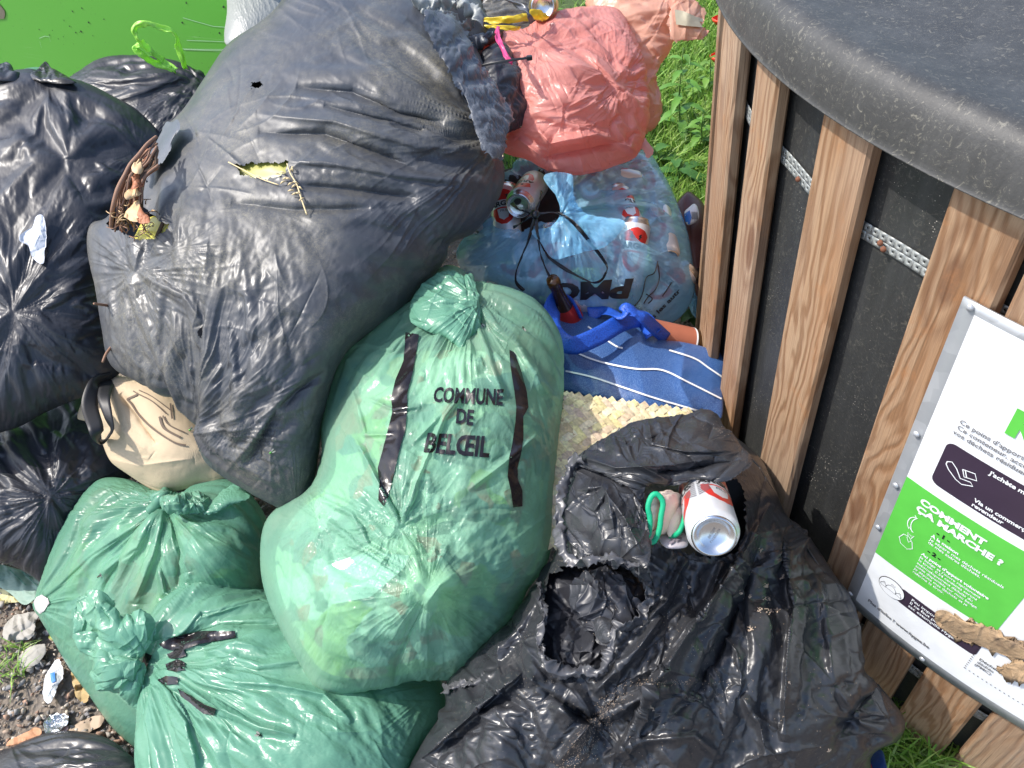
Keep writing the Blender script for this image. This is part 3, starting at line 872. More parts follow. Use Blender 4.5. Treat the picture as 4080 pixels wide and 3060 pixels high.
GC = [(.34, .32, .30), (.22, .21, .21), (.45, .40, .34), (.34, .25, .18), (.56, .48, .38), (.26, .23, .20), (.40, .25, .17)]
rocks(26000, lambda r, N: np.where((r.random(N) < .6)[:, None], np.c_[r.uniform(-1.9, -.35, N), r.uniform(.2, 1.6, N)], np.c_[r.uniform(-3.4, .2, N), r.uniform(-.3, 2.6, N)]), .0035, .014, 'gravel', 'loose grey and brown gravel covering the ground left of the green bags', 3, GC)
rocks(2500, lambda r, N: np.c_[r.uniform(.3, 1.0, N), r.uniform(.0, .75, N)], .002, .007, 'fine_gravel', 'fine pale gravel at the foot of the wooden slats', 4, [(.3, .27, .22), (.4, .36, .3), (.2, .18, .15)])

def blades(N, region, h0, h1, wd, name, lab, seed, cols, lean=.5, leafy=0.0, z0=.0, kind='stuff', cat='grass'):
    rg = np.random.default_rng(seed); P = region(rg, N); H = rg.uniform(h0, h1, N); az = rg.uniform(0, 2 * np.pi, N); ln = rg.uniform(.1, lean, N)
    w_ = wd * rg.uniform(.6, 1.4, N); ts = np.array([0, .35, .7, 1.0]); prof = np.array([.7, 1.0, .75, .03]) if not leafy else np.array([.15, 1.0, .85, .05])
    d = np.stack([np.cos(az), np.sin(az)], -1); s = np.stack([-np.sin(az + .6), np.cos(az + .6)], -1)
    V = np.zeros((N, 4, 2, 3))
    for k, t in enumerate(ts):
        c = P + d * (ln * H * t ** 1.8)[:, None]; z = z0 + H * t * (1 - .35 * ln * t)
        for q, sg_ in enumerate((-1, 1)):
            V[:, k, q, :2] = c + s * (sg_ * w_ * prof[k] / 2)[:, None]; V[:, k, q, 2] = z
    b = np.array([[0, 1, 3, 2], [2, 3, 5, 4], [4, 5, 7, 6]]); Fs = (b[None] + (np.arange(N) * 8)[:, None, None]).reshape(-1, 4)
    o = link(name, V.reshape(-1, 3), Fs, M_LEAF); c = np.array(cols)[rg.integers(0, len(cols), N)] * rg.uniform(.75, 1.25, (N, 1))
    vcol(o, np.repeat(c, 8, 0)); tag(o, lab, cat, kind=kind); return o
def leafmat():
    m = NT('green leaf', .5); a = m.n('ShaderNodeVertexColor'); a.layer_name = 'col'; m.l(a.outputs[0], m.b.inputs['Base Color'])
    t = m.n('ShaderNodeBsdfTranslucent'); x = m.n('ShaderNodeMixShader'); x.inputs[0].default_value = .35
    m.l(a.outputs[0], t.inputs['Color']); out = m.t.nodes['Material Output']
    m.l(m.b.outputs[0], x.inputs[1]); m.l(t.outputs[0], x.inputs[2]); m.l(x.outputs[0], out.inputs['Surface']); return m.m
M_LEAF = leafmat()
GR = [(.16, .32, .04), (.23, .43, .06), (.31, .50, .09), (.12, .24, .03), (.36, .50, .13)]
def strip(r, N):
    y = 1.72 + (r.random(N) ** 1.4) * 4.2; x = .06 + y * np.where(r.random(N) < .7, .18 + .26 * r.random(N), .02 + .75 * r.random(N)); return np.c_[x, y]
def strip2(r, N):
    y = 1.72 + r.random(N) * 1.6; x = .06 + y * (.16 + .26 * r.random(N)); return np.c_[x, y]
blades(44000, strip, .04, .13, .0055, 'grass', 'sunlit green grass and weeds growing behind the bags beside the container', 5, GR, 1.1)
blades(5200, strip, .03, .09, .022, 'ground_cover', 'low broad leaved weeds growing through the grass', 6, [(.17, .36, .05), (.12, .28, .04), (.24, .44, .09)], 2.2, 1.0, cat='ground cover')
blades(500, lambda r, N: np.c_[r.normal(.58, .06, N), r.normal(.40, .05, N)], .05, .14, .004, 'grass_tuft', 'tuft of thin grass at the foot of the wooden slats', 8, GR, 1.6, cat='grass')
def weed(px, py, h, n, lf, label, seed, col=(.13, .3, .05), wd=.03):
    rg = np.random.default_rng(seed); g = on_ground(px, py); root = empty('weed_plant', g, label, 'plant', 'weeds standing in the grass')
    top = g + np.array([rg.uniform(-.02, .02), rg.uniform(-.02, .02), h])
    tube('stem', [g, (g + top) / 2 + rg.uniform(-.01, .01, 3), top], [.004, .003, .0015], M_STEM, root, 6)
    V = []; F = []
    for k in range(n):
        t = .12 + .85 * k / n; p = g + (top - g) * t; az_ = k * 2.4 + rg.uniform(-.3, .3); L = lf * (1.1 - .6 * t) * rg.uniform(.8, 1.2)
        d = np.array([math.cos(az_), math.sin(az_), 0]); s_ = np.array([-math.sin(az_), math.cos(az_), 0]); b = len(V); m_n = 8
        for q in range(m_n + 1):
            u = q / m_n; c = p + d * L * u + np.array([0, 0, L * (.55 * u - .75 * u * u)])
            ww = wd * (1.1 - .5 * t) * (math.sin(math.pi * min(1, u * .95 + .03)) ** .8) * (1 + .25 * (q % 2))
            V += [c - s_ * ww / 2 + np.array([0, 0, .004]), c, c + s_ * ww / 2 + np.array([0, 0, .004])]
        for q in range(m_n):
            for j in range(2): F.append([b + q * 3 + j, b + q * 3 + j + 1, b + q * 3 + j + 4, b + q * 3 + j + 3])
    o = link('leaves', np.array(V), F, M_LEAF, root); c = np.array(col)[None] * np.repeat(rg.uniform(.8, 1.3, (len(V) // 27 + 1, 1)), 27, 0)[:len(V)]
    vcol(o, c)
M_STEM = plain('green stem', (.12, .22, .06), .6)
weed(2712, 560, .34, 16, .12, 'tall upright weed with drooping leaves just below the orange bag flap', 1)
weed(2700, 760, .10, 12, .17, 'dark toothed leaf rosette low between the blue bag and the first slat', 2, (.06, .17, .03), .05)
weed(2620, 700, .12, 10, .15, 'leafy weed right at the edge of the blue bag', 3, (.07, .18, .03), .05)
weed(2800, 420, .2, 14, .08, 'bushy light green weed near the top of the first slat', 4, (.18, .34, .06))
weed(2780, 640, .17, 14, .09, 'small weed with pointed leaves close to the slat foot', 5, (.15, .32, .05))
weed(2760, 1280, .07, 10, .05, 'small shaded weed in the dark gap between blue bag and slat', 6, (.05, .12, .025))
M_POPPY = plain('poppy red', (.75, .06, .02), .5)
for (px, py, lb) in ((2868, 95, 'red poppy higher up, just below the lid rim'), (2862, 245, 'red poppy lower down beside the first slat')):
    g = on_ground(px - 30, py + 120); r_ = rays((px, py)); t_ = (g[1]) / r_[1]; top = CAMP + r_ * t_
    root = empty('poppy', g, lb, 'flower', 'poppies in the grass'); tube('stem', [g, (g + top) / 2, top], .0015, M_STEM, root, 5)
    V, F = lathe([(.004, -.008), (.018, 0), (.03, .014), (.034, .024), (.03, .026)], 14); V[:, 0] *= 1 + .2 * np.sin(V[:, 1] * 200); link('petals', V + top, F, M_POPPY, root)

# ------------------------------------------------------------------ green container wall at the back
def green_paint():
    m = NT('scratched green paint', .35); v = m.pos()
    c = m.mix(m.noise(1.5, 4), (0.10, 0.39, 0.040), (0.12, 0.44, 0.05))
    spk = m.math('MULTIPLY', m.math('LESS_THAN', m.vor(55, v), .09), m.ramp(m.noise(4, 2, .5, v), [(.45, 0), (.6, 1)]))
    c = m.mix(spk, c, (.03, .05, .02))
    # thin level scratches
    s = m.noise(1, 3, .6, m.pos((1.2, 1, 90)), 0.2); l = m.ramp(s, [(.655, 0), (.665, 1), (.675, 0)])
    l = m.math('MULTIPLY', l, m.ramp(m.noise(2.2, 2, .5, m.pos(rot=(0, 1, 0))), [(.5, 0), (.6, 1)]))
    c = m.mix(m.math('MULTIPLY', l, .7), c, (.45, .68, .38))
    m.set('Base Color', c); return m.m
def boxmesh(x0, x1, y0, y1, z0, z1, bev=.02):
    bm = bmesh.new(); bmesh.ops.create_cube(bm, size=1)
    for v in bm.verts: v.co = ((x0 + x1) / 2 + v.co.x * (x1 - x0), (y0 + y1) / 2 + v.co.y * (y1 - y0), (z0 + z1) / 2 + v.co.z * (z1 - z0))
    bmesh.ops.bevel(bm, geom=bm.edges[:], offset=bev, segments=3, affect='EDGES')
    V = [v.co[:] for v in bm.verts]; F = [[v.index for v in f.verts] for f in bm.faces]; bm.free(); return V, F
gb = empty('green_container', (-.50, 2.12, 0), 'large container with scratched bright green paint behind the black bags', 'container')
gb.rotation_euler = (0, 0, math.radians(-34))
def lbox(nm, b, bev, mat):
    V, F = boxmesh(*b, bev); local(nm, V, F, mat, gb, False)
lbox('body', (-3.0, 0, 0, .9, 0, 1.02), .03, green_paint())
M_GLID = plain('green lid plastic', (.05, .2, .03), .5)
lbox('lid', (-3.04, .04, -.04, .94, 1.022, 1.07), .02, M_GLID)
for y_ in (.15, .75): lbox('lid_rib', (-2.9, -.1, y_ - .04, y_ + .04, 1.072, 1.10), .01, M_GLID)
d_ = Vector([float(q) for q in rays((8, 55))]); rm = Matrix.Rotation(math.radians(34), 3, 'Z'); o_ = rm @ (Vector((0, 0, CAM_H)) - gb.location); dl = rm @ d_; t_ = -o_.y / dl.y; p = o_ + dl * t_
r_ = [(-.03, -.05), (.01, -.035), (.018, -.01), (.012, .0), (.0, .012), (-.02, .015), (-.05, .02), (-.05, -.05)]
local('worn_patch', np.array([(p.x + a * 1.5, -.002, p.z - b * 1.2) for a, b in r_]), [list(range(8))], plain('bare rusty patch', (.17, .15, .10), .7), gb, False)

def wall_pt(x, y):
    d_ = rm @ Vector([float(q) for q in rays((x, y))]); return o_ + d_ * (-o_.y / d_.y)
M_SCR = plain('scratch', (.34, .60, .30), .5)
for pl in ([(730, 70), (800, 90), (850, 104), (905, 108)], [(745, 160), (830, 163), (905, 166)], [(695, 193), (800, 196), (905, 196)], [(735, 197), (860, 201), (905, 201)], [(158, 152), (180, 143), (196, 146)], [(196, 142), (202, 165)], [(160, 165), (166, 190)]):
    V = []; F = []
    for k, (x, y) in enumerate(pl):
        p = wall_pt(x, y); V += [(p.x, -.0012, p.z - .0010), (p.x, -.0012, p.z + .0010)]
        if k: F.append([2 * k - 2, 2 * k, 2 * k + 1, 2 * k - 1])
    local('scratch', V, F, M_SCR, gb, False)
sr = random.Random(4)
for k in range(26):
    p = wall_pt(sr.gauss(250, 90), sr.gauss(120, 55)) if k < 20 else wall_pt(sr.uniform(700, 900), sr.uniform(10, 230)); r = sr.uniform(.001, .0035)
    local('dirt_spot', [(p.x + r * math.cos(t) * sr.uniform(.5, 1.5), -.0012, p.z + r * math.sin(t)) for t in (0, 1.2, 2.5, 3.8, 5.1)], [[0, 1, 2, 3, 4]], M_INK, gb, False)

# ------------------------------------------------------------------ films
M_BLK = film_black('black bin film', (.021, .022, .027), .38)
M_BLK2 = film_black('black bin film specked', (.022, .023, .026), .30, speck=.4, seed=2)
M_BLK3 = film_black('thin dark film', (.022, .020, .018), .3, seed=3)
M_DUST = film_black('dusty grey black film', (.044, .047, .053), .40, dust=1.0, dustcol=(.19, .175, .13), speck=.3, seed=1)
M_TORN = film_black('stretched torn film', (.060, .066, .078), .36, dust=.4, dustcol=(.42, .43, .43), seed=4)
M_GREY = film_black('greyish film', (.20, .21, .20), .35, seed=5)
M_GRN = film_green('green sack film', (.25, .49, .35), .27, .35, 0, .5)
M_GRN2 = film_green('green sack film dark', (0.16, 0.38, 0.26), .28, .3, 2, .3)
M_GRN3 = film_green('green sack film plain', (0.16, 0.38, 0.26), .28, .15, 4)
M_BAND = film_black('black printed band', (.010, .008, .009), .22)
def pinkfilm(name, col, col2, seed=0):
    m = NT(name, .3); v = m.pos(rot=(seed, 0, seed)); c = m.mix(m.noise(7, 4, .5, v), col, col2)
    c = m.mix(m.math('LESS_THAN', m.vor(70, v), .05), c, (.25, .08, .05)); m.set('Base Color', c)
    m.set('Normal', m.bump(m.noise(26, 6, .65, v, .8), .3, .004))
    t = m.n('ShaderNodeBsdfTranslucent'); x = m.n('ShaderNodeMixShader'); x.inputs[0].default_value = .42
    m.l(c, t.inputs['Color']); m.l(m.b.outputs[0], x.inputs[1]); m.l(t.outputs[0], x.inputs[2]); m.l(x.outputs[0], m.t.nodes['Material Output'].inputs['Surface']); return m.m
M_PINK = pinkfilm('salmon red film', (.80, .29, .24), (.90, .44, .37))
M_ORG = pinkfilm('pale orange film', (.80, .42, .30), (.88, .54, .40), 2)
M_BEIGE = plain('beige film inside', (.42, .38, .27), .5)
def bluefilm(name='clear blue film', fac=.78, c1=(.24, .58, .88), c2=(.50, .78, .94)):
    m = NT(name, .16); cc = m.mix(m.noise(8, 3), c1, c2); m.set('Base Color', cc)
    m.set('Normal', m.bump(m.noise(30, 5, .6, None, .8), .22, .003))
    t = m.n('ShaderNodeBsdfTransparent'); t.inputs[0].default_value = (.80, .92, .98, 1); lw = m.n('ShaderNodeLayerWeight'); lw.inputs[0].default_value = .35
    x = m.n('ShaderNodeMixShader'); f = m.math('ADD', m.math('MULTIPLY', lw.outputs['Facing'], .34), fac * .34); f = m.math('ADD', f, m.math('MULTIPLY', m.ramp(m.noise(5, 3), [(.4, 0), (.65, 1)]), .16))
    m.l(f, x.inputs[0]); m.l(t.outputs[0], x.inputs[1]); m.l(m.b.outputs[0], x.inputs[2]); m.l(x.outputs[0], m.t.nodes['Material Output'].inputs['Surface']); return m.m
M_BLUE = bluefilm()
M_BLUET = bluefilm('gathered blue film', 1.1, (.16, .52, .84), (.40, .74, .94))

FINE = (260, 200, 70, 22)
# black sack far left
left, _ = make_bag('bin_bag', M_BLK, 'big glossy black bin bag at the left edge, standing under the green wall', 'bin bag', 'black bin bags heaped on the left',
    o=[(-250, 230), (0, 163), (40, 154), (78, 150), (112, 165), (180, 178), (240, 205), (300, 240), (345, 290), (338, 335), (320, 380), (290, 440), (262, 500), (250, 570), (250, 650), (262, 730), (262, 800), (205, 845), (110, 885), (0, 935), (-230, 960)],
    c=(0, 8, 16, 20), d=[(-50, 200, 1.86), (330, 300, 1.84), (-60, 900, 1.66), (230, 800, 1.66)], bulge=.20, back=.12, n=320, lim=.035, ex=.010, k_in=.002, its=FINE, stiff=.4, crum=.010, crs=120, seed=11, creases=60, rays_=[(33, 677, 60, 20, 300, .0035), (105, 190, 40, 15, 190, .003), (300, 330, 40, 10, 130, .003)],
    gathers=[(33, 677, 230, .16), (300, 330, 140, .06), (105, 190, 130, .10), (150, 340, 120, .08)], strokes=[([(90, 190), (130, 260), (150, 345)], 16, .015), ([(0, 345), (75, 290), (100, 200)], 14, .010), ([(150, 345), (230, 260), (320, 250)], 22, .010)], key='left')
# its knotted top
make_bag('x', M_BLK, root=left, part='knot', closed=True, back=.02, o=[(-40, 152), (0, 138), (14, 135), (27, 145), (34, 160), (52, 158), (40, 175), (10, 176), (-20, 172)], c=(0, 3, 5, 7), d=[(-10, 140, 1.84), (40, 150, 1.84), (0, 175, 1.78)], bulge=.02, n=60, lim=.02, ex=.12, k_in=.002, its=(60, 60), seed=12)
make_bag('x', M_BLK3, root=left, part='fold', closed=True, back=.02, o=[(60, 170), (75, 158), (85, 150), (100, 135), (112, 148), (135, 160), (165, 178), (130, 182), (90, 176)], c=(0, 3, 6, 8), d=[(70, 160, 1.84), (150, 160, 1.84), (100, 180, 1.78)], bulge=.02, n=60, lim=.02, ex=.10, k_in=.002, its=(60, 60), seed=13)
gp, _ = make_bag('green_bag', M_GRN3, 'scrap of pale green bag peeping out behind the left black bag', 'rubbish bag', 'green municipal bags', o=[(36, 165), (45, 152), (62, 146), (85, 145), (98, 152), (95, 175), (40, 178)], c=(0, 3, 5, 6), d=[(40, 150, 1.95), (95, 150, 1.95), (60, 178, 1.9)], bulge=.03, back=.03, n=60, lim=.01, ex=.05, its=(60, 40), seed=14)
# tissue on it
tr, _ = make_bag('tissue_scrap', plain('white tissue', (.62, .64, .68), .85), 'small crumpled white tissue lying on the left black bag', 'tissue', closed=False, flat=True, crum=.012, crs=26, creases=14, crease_len=90, part='paper', o=[(70, 490), (78, 468), (92, 465), (99, 490), (101, 515), (96, 540), (95, 565), (86, 569), (70, 555), (60, 530), (44, 522), (43, 510), (54, 500)], c=(1, 3, 7, 11), d=[(70, 470, zs('left', 75, 475, -.014)), (100, 500, zs('left', 98, 500, -.014)), (60, 560, zs('left', 62, 556, -.014))], bulge=.006, n=60, lim=.008, ex=.08, its=(60, 50), seed=15)
# black sack at the back with lime drawstring
bb, _ = make_bag('bin_bag', M_BLK, 'black bin bag with a lime green drawstring loop, against the green wall', 'bin bag', 'black bin bags heaped on the left',
    o=[(130, 190), (178, 148), (215, 127), (260, 122), (330, 128), (390, 140), (440, 160), (450, 200), (440, 260), (400, 330), (340, 340), (250, 290), (180, 230)], c=(0, 6, 9, 11), d=[(200, 130, 2.02), (440, 160, 1.98), (300, 320, 1.9)],
    bulge=.11, back=.1, n=200, lim=.03, ex=.03, k_in=.002, its=(200, 140, 40), stiff=.4, crum=.012, crs=80, seed=16, creases=50, rays_=[(430, 170, 60, 15, 200, .004)], gathers=[(425, 170, 130, .15)], key='backbag', strokes=[([(190, 170), (290, 175), (380, 165)], 8, .014), ([(250, 215), (330, 190), (400, 165)], 8, .012)])
M_LIME = pinkfilm('lime drawstring', (.42, .85, .10), (.58, .93, .20), 1)
dz = 1.84
ribbon('drawstring', A3([(372, 150, dz), (340, 140, dz - .01), (310, 122, dz - .04), (292, 108, dz - .05), (292, 100, dz - .05), (310, 96, dz - .05), (330, 113, dz - .04), (355, 135, dz), (382, 152, dz)]), .013, M_LIME, bb, curl=.04, wj=.4, twist=[0, 30, 10, 60, 10, 40, 0], ruffle=.012, nx=9, seed=3)
ribbon('drawstring', A3([(355, 130, dz - .02), (320, 108, dz - .05), (294, 80, dz - .08), (290, 60, dz - .09), (312, 49, dz - .1), (345, 58, dz - .09), (375, 70, dz - .08), (388, 105, dz - .05), (402, 152, dz)]), .012, M_LIME, bb, curl=.04, wj=.4, twist=[0, 20, 50, 0, 40, 10, 50, 20, 0], ruffle=.012, nx=9, seed=4)
# lower left black sack
ll, _ = make_bag('bin_bag', M_BLK, 'lower black bin bag on the left, between the glossy one and the cloth bag', 'bin bag', 'black bin bags heaped on the left',
    o=[(-230, 900), (0, 875), (90, 840), (160, 820), (225, 845), (300, 880), (310, 1000), (240, 1060), (185, 1110), (150, 1170), (118, 1230), (98, 1262), (60, 1240), (0, 1215), (-200, 1190)], c=(0, 5, 11, 14), d=[(-50, 900, 1.86), (300, 900, 1.82), (-50, 1200, 1.70), (100, 1240, 1.70)],
    bulge=.17, back=.04, n=240, lim=.035, ex=.008, crum=.009, crs=130, k_in=.002, its=FINE[:3], stiff=.4, seed=18, creases=50, rays_=[(110, 1075, 60, 15, 190, .005)], gathers=[(110, 1075, 150, .16)], dirs=[(60, 980, 120, 60, .12)])
# grey sack at top
make_bag('grey_bag', M_GREY, 'pale grey see-through bag squeezed behind the biggest dusty black bag', 'rubbish bag', o=[(500, -60), (600, -70), (660, -20), (600, 60), (540, 110), (492, 100), (484, 76), (490, 30)], c=(0, 2, 4, 6), d=[(500, -40, 1.98), (650, -30, 1.98), (500, 100, 1.9)], bulge=.06, back=.05, n=120, lim=.02, ex=.03, its=(120, 60), seed=19, dirs=[(560, 0, 80, 80, .08)])

# the biggest bag: dusty and torn
TEAR1 = [(238, 466), (246, 420), (270, 370), (322, 296), (350, 268), (375, 280), (345, 330), (322, 370), (308, 408), (306, 432), (330, 462), (356, 482), (373, 484), (362, 500), (345, 512), (322, 517), (296, 519), (262, 500), (234, 488)]
TEAR2 = [(508, 356), (540, 352), (590, 350), (622, 348), (626, 358), (612, 378), (580, 386), (545, 384), (520, 376)]
big, _ = make_bag('bin_bag', M_DUST, 'biggest bag of the heap, dusty grey black, torn open with twigs and leaves sticking out', 'bin bag', 'black bin bags heaped in the middle',
    o=[(640, -70), (720, -90), (860, -50), (930, 8), (990, 55), (1035, 130), (1062, 190), (1098, 235), (1100, 270), (1082, 320), (1086, 390), (1070, 440), (1028, 500), (972, 528), (962, 562), (900, 645), (820, 705), (745, 762), (712, 835), (695, 930), (684, 1015), (664, 1080), (630, 1107), (565, 1078), (520, 1050), (462, 1005), (445, 960), (420, 905), (385, 865), (320, 835), (240, 790), (218, 700), (205, 620), (188, 540), (195, 485), (235, 465), (275, 385), (340, 290), (392, 240), (440, 170), (492, 95), (560, 48), (605, 5)],
    c=(0, 6, 20, 31), d=[(560, 0, 1.72), (1080, 250, 1.62), (1000, 500, 1.58), (640, 1090, 1.38), (200, 560, 1.56), (300, 820, 1.50)],
    bulge=.27, power=.42, back=.14, n=440, lim=.032, ex=.003, k_in=.003, its=(200, 220, 60, 5), stiff=.5, fine=.00005, crum=.0035, crs=60, cra=8, crk=2.5, seed=21, rough=.003, creases=260, crease_len=380, crease_amp=.0024, rays_=[(1080, 300, 110, 30, 420, .0045), (295, 590, 70, 15, 190, .004), (430, 930, 120, 20, 330, .0055), (640, 1100, 70, 10, 150, .004), (390, 540, 60, 10, 110, .003)], key='big', holes=[TEAR1, TEAR2, [(545, 180), (560, 176), (570, 186), (560, 194), (546, 190)], [(438, 708), (446, 702), (447, 722), (440, 730), (436, 720)]],
    gathers=[(1080, 285, 210, .13), (300, 590, 70, .10), (620, 1100, 120, .10), (430, 920, 130, .16)], dirs=[(880, 380, 210, 8, .07), (430, 760, 170, 78, .20), (560, 850, 150, 130, .11), (870, 200, 180, 20, .03), (360, 470, 70, 75, .10)],
    lumps=[(420, 520, 120, 150, 0, .035), (700, 250, 300, 160, 0, .02), (1000, 430, 90, 120, 0, .03)],
    strokes=[([(560, 290), (700, 290), (800, 325), (900, 365)], 9, -.020), ([(640, 190), (760, 200), (860, 245), (960, 270)], 10, -.022), ([(560, 250), (720, 262), (900, 320), (1040, 330)], 8, .014), ([(700, 230), (840, 262), (960, 300)], 7, -.014), ([(625, 352), (700, 352), (880, 385), (1050, 400)], 9, .014), ([(640, 400), (760, 410), (900, 430)], 9, -.016), ([(500, 440), (640, 455), (800, 450)], 9, -.010), ([(300, 590), (400, 640), (440, 700)], 10, .014), ([(300, 590), (290, 500), (330, 470)], 12, .010), ([(640, 830), (560, 930), (500, 1010)], 10, .012), ([(700, 800), (600, 880), (540, 1000)], 9, -.012)])
tear_pts = [(1002, 70), (1035, 120), (1062, 190), (1090, 235), (1100, 262)]
# shrivelled torn rim on its right side
make_bag('x', M_TORN, root=big, part='torn_edge', closed=False, key='torn', flat=True, crum=.008, crs=34, o=[(915, 25), (960, 30), (1000, 60), (1020, 110), (1060, 165), (1085, 210), (1108, 245), (1092, 290), (1088, 330), (1068, 345), (1040, 315), (1022, 270), (1008, 215), (975, 160), (935, 100)], c=(0, 2, 7, 9), d=[(930, 40, 1.475), (1010, 100, 1.52), (1100, 250, 1.50), (1060, 330, 1.42), (1010, 230, 1.395)], bulge=.012, n=220, lim=.018, ex=.05, k_in=.002, its=(120, 90, 30), stiff=.4, seed=22, ragged=12, dirs=[(1030, 220, 120, 35, .06)])
# folded-over flap and its shadow caster
make_bag('x', M_TORN, root=big, part='flap', closed=False, flat=True, crum=.005, crs=30, o=[(357, 268), (366, 262), (385, 264), (386, 280), (372, 300), (366, 330), (352, 350), (335, 362), (318, 388), (308, 395), (318, 350), (330, 320)], c=(1, 3, 8, 9), d=[(370, 265, zs('big', 372, 275, -.055)), (386, 280, zs('big', 384, 290, -.05)), (310, 390, zs('big', 325, 390, -.015))], bulge=.008, n=70, lim=.008, ex=.03, its=(60, 40), seed=23, ragged=6)
# yellow tub glimpsed inside
yt = empty('yellow_tub', at(330 * K, 500 * K, 1.42), 'yellow plastic tub glimpsed through both tears of the biggest bag', 'tub')
V, F = lathe([(.001, -.02), (.10, -.02), (.125, .0), (.15, .04), (.17, .045), (.17, .05)], 40)
Mx = (Vector(CAMP) - Vector(at(330 * K, 500 * K, 1.38))).to_track_quat('Z', 'Y').to_matrix()
M_YEL = plain('dirty yellow plastic', (.62, .55, .08), .4)
def place(V, pos, mat3): return np.array([mat3 @ Vector(v) for v in V]) + np.array(pos)
make_bag('x', M_YEL, root=yt, part='side', closed=True, back=.05, o=[(322, 470), (400, 460), (400, 540), (290, 540), (296, 500)], c=(0, 1, 2, 3), d=[(300, 480, zs('big', 300, 480, .03)), (400, 480, zs('big', 400, 480, .03)), (300, 540, zs('big', 300, 540, .03))], bulge=.02, n=24, lim=.002, ex=.0, its=(4, 4), seed=3)
make_bag('x', plain('olive yellow plastic', (.34, .33, .06), .35), root=yt, part='rim', closed=True, back=.03, o=[(490, 335), (640, 330), (645, 400), (490, 400)], c=(0, 1, 2, 3), d=[(490, 340, zs('big', 500, 340, .025)), (640, 340, zs('big', 640, 340, .025)), (500, 400, zs('big', 500, 400, .025))], bulge=.01, n=24, lim=.002, ex=.0, its=(4, 4), seed=3)
# twigs, vine and dead leaves
M_TWIG = plain('reddish brown twig', (.26, .14, .085), .7); M_TWIG2 = plain('dark twig', (.10, .06, .035), .8)
M_DEAD = plain('pale dead leaf', (.62, .42, .22), .6); M_DEAD2 = plain('russet dead leaf', (.38, .14, .06), .6)
vine = empty('vine_bundle', at(280 * K, 420 * K, 1.42), 'curved brown vine stems sticking out of the left tear of the biggest bag', 'twigs')
rg = random.Random(5)
tube('stem', A3([(338, 295, 1.42), (318, 312, 1.40), (300, 335, 1.385), (282, 356, 1.375), (270, 378, 1.365), (258, 402, 1.36), (250, 425, 1.36), (243, 455, 1.37), (240, 490, 1.41)]), [.003, .0036, .0042, .0036, .0046, .0040, .0035], M_TWIG, vine)
for k in range(34):
    o_ = rg.uniform(3, 52); j = lambda s=5: rg.uniform(-s, s); z_ = 1.372 + rg.uniform(0, .035); bow = rg.uniform(-10, 10)
    P_ = [(338 + j() * .6, 300 + o_ * .5 + j(), z_ + .03), (318 + o_ * .4 + j(3) + bow * .5, 320 + o_ * .5 + j(3), z_ + .01), (300 + o_ * .7 + j(4) + bow, 342 + o_ * .4 + j(), z_), (272 + o_ * .8 + j() + bow * .6, 380 + j(8), z_ - .006), (256 + o_ + j(), 424 + j(8), z_ - .008), (248 + o_ + j(10), 470 + j(8), z_), (252 + o_ * 1.3 + j(10), 500 + j(5), z_ + .04)]
    tube('stem', A3(P_[rg.randint(0, 2):rg.randint(5, 7)]), [rg.uniform(.0008, .0030), rg.uniform(.0015, .0032), .0014], (M_TWIG, M_TWIG2, M_TWIG, M_DEAD2)[k % 4], vine, 6)
for k in range(40):
    x, y = rg.uniform(248, 330), rg.uniform(440, 515); a = rg.uniform(0, 6.3); L = rg.uniform(6, 24)
    tube('tendril', A3([(x, y, 1.37), (x + L * math.cos(a), y + L * math.sin(a) * .7, 1.355), (x + 1.6 * L * math.cos(a + .5), y + 1.4 * L * math.sin(a + .5) * .7, 1.38)]), [.0012, .0006], (M_TWIG, M_TWIG2, M_DEAD)[k % 3], vine, 5, 3)
tube('stem', A3([(358, 470, zs('big', 356, 474, .006)), (348, 490, zs('big', 346, 490, .008)), (338, 514, zs('big', 338, 512, .004))]), [.003, .004], M_TWIG2, vine, 7)
def dleaf(poly, zz, mat, label, sd):
    r0, _ = make_bag('dead_leaf', mat, label, 'leaf', 'dead leaves in the torn bag', closed=False, part='blade', flat=True, crum=.016, crs=24, creases=8, crease_len=60, crease_amp=.003, o=poly, c=(0, len(poly) // 4, len(poly) // 2, 3 * len(poly) // 4), d=[(poly[0][0], poly[0][1], zz), (poly[0][0] + 40, poly[0][1], zz + .01), (poly[0][0], poly[0][1] + 40, zz - .03)], bulge=.006, n=48, lim=.008, ex=.05, its=(40, 30), seed=sd, ragged=3)
dleaf([(268, 468), (282, 450), (300, 430), (303, 445), (308, 458), (322, 470), (316, 480), (300, 478), (285, 478)], 1.335, M_DEAD, 'cream coloured dry leaf, the largest in the left tear', 31)
dleaf([(303, 448), (312, 462), (326, 474), (318, 484), (300, 482), (296, 468)], 1.345, M_DEAD2, 'russet curled leaf just below the cream dry leaf', 32)
dleaf([(286, 360), (300, 352), (312, 342), (308, 370), (298, 378), (288, 372)], 1.37, M_DEAD, 'narrow tan leaf high in the left tear', 33)
dleaf([(290, 388), (306, 376), (308, 396), (300, 405), (285, 408)], 1.365, M_DEAD2, 'reddish leaf halfway down the left tear', 34)
dleaf([(270, 418), (290, 405), (308, 400), (306, 420), (285, 428), (272, 430)], 1.36, M_DEAD, 'tan leaf beside the vine knot in the left tear', 35)
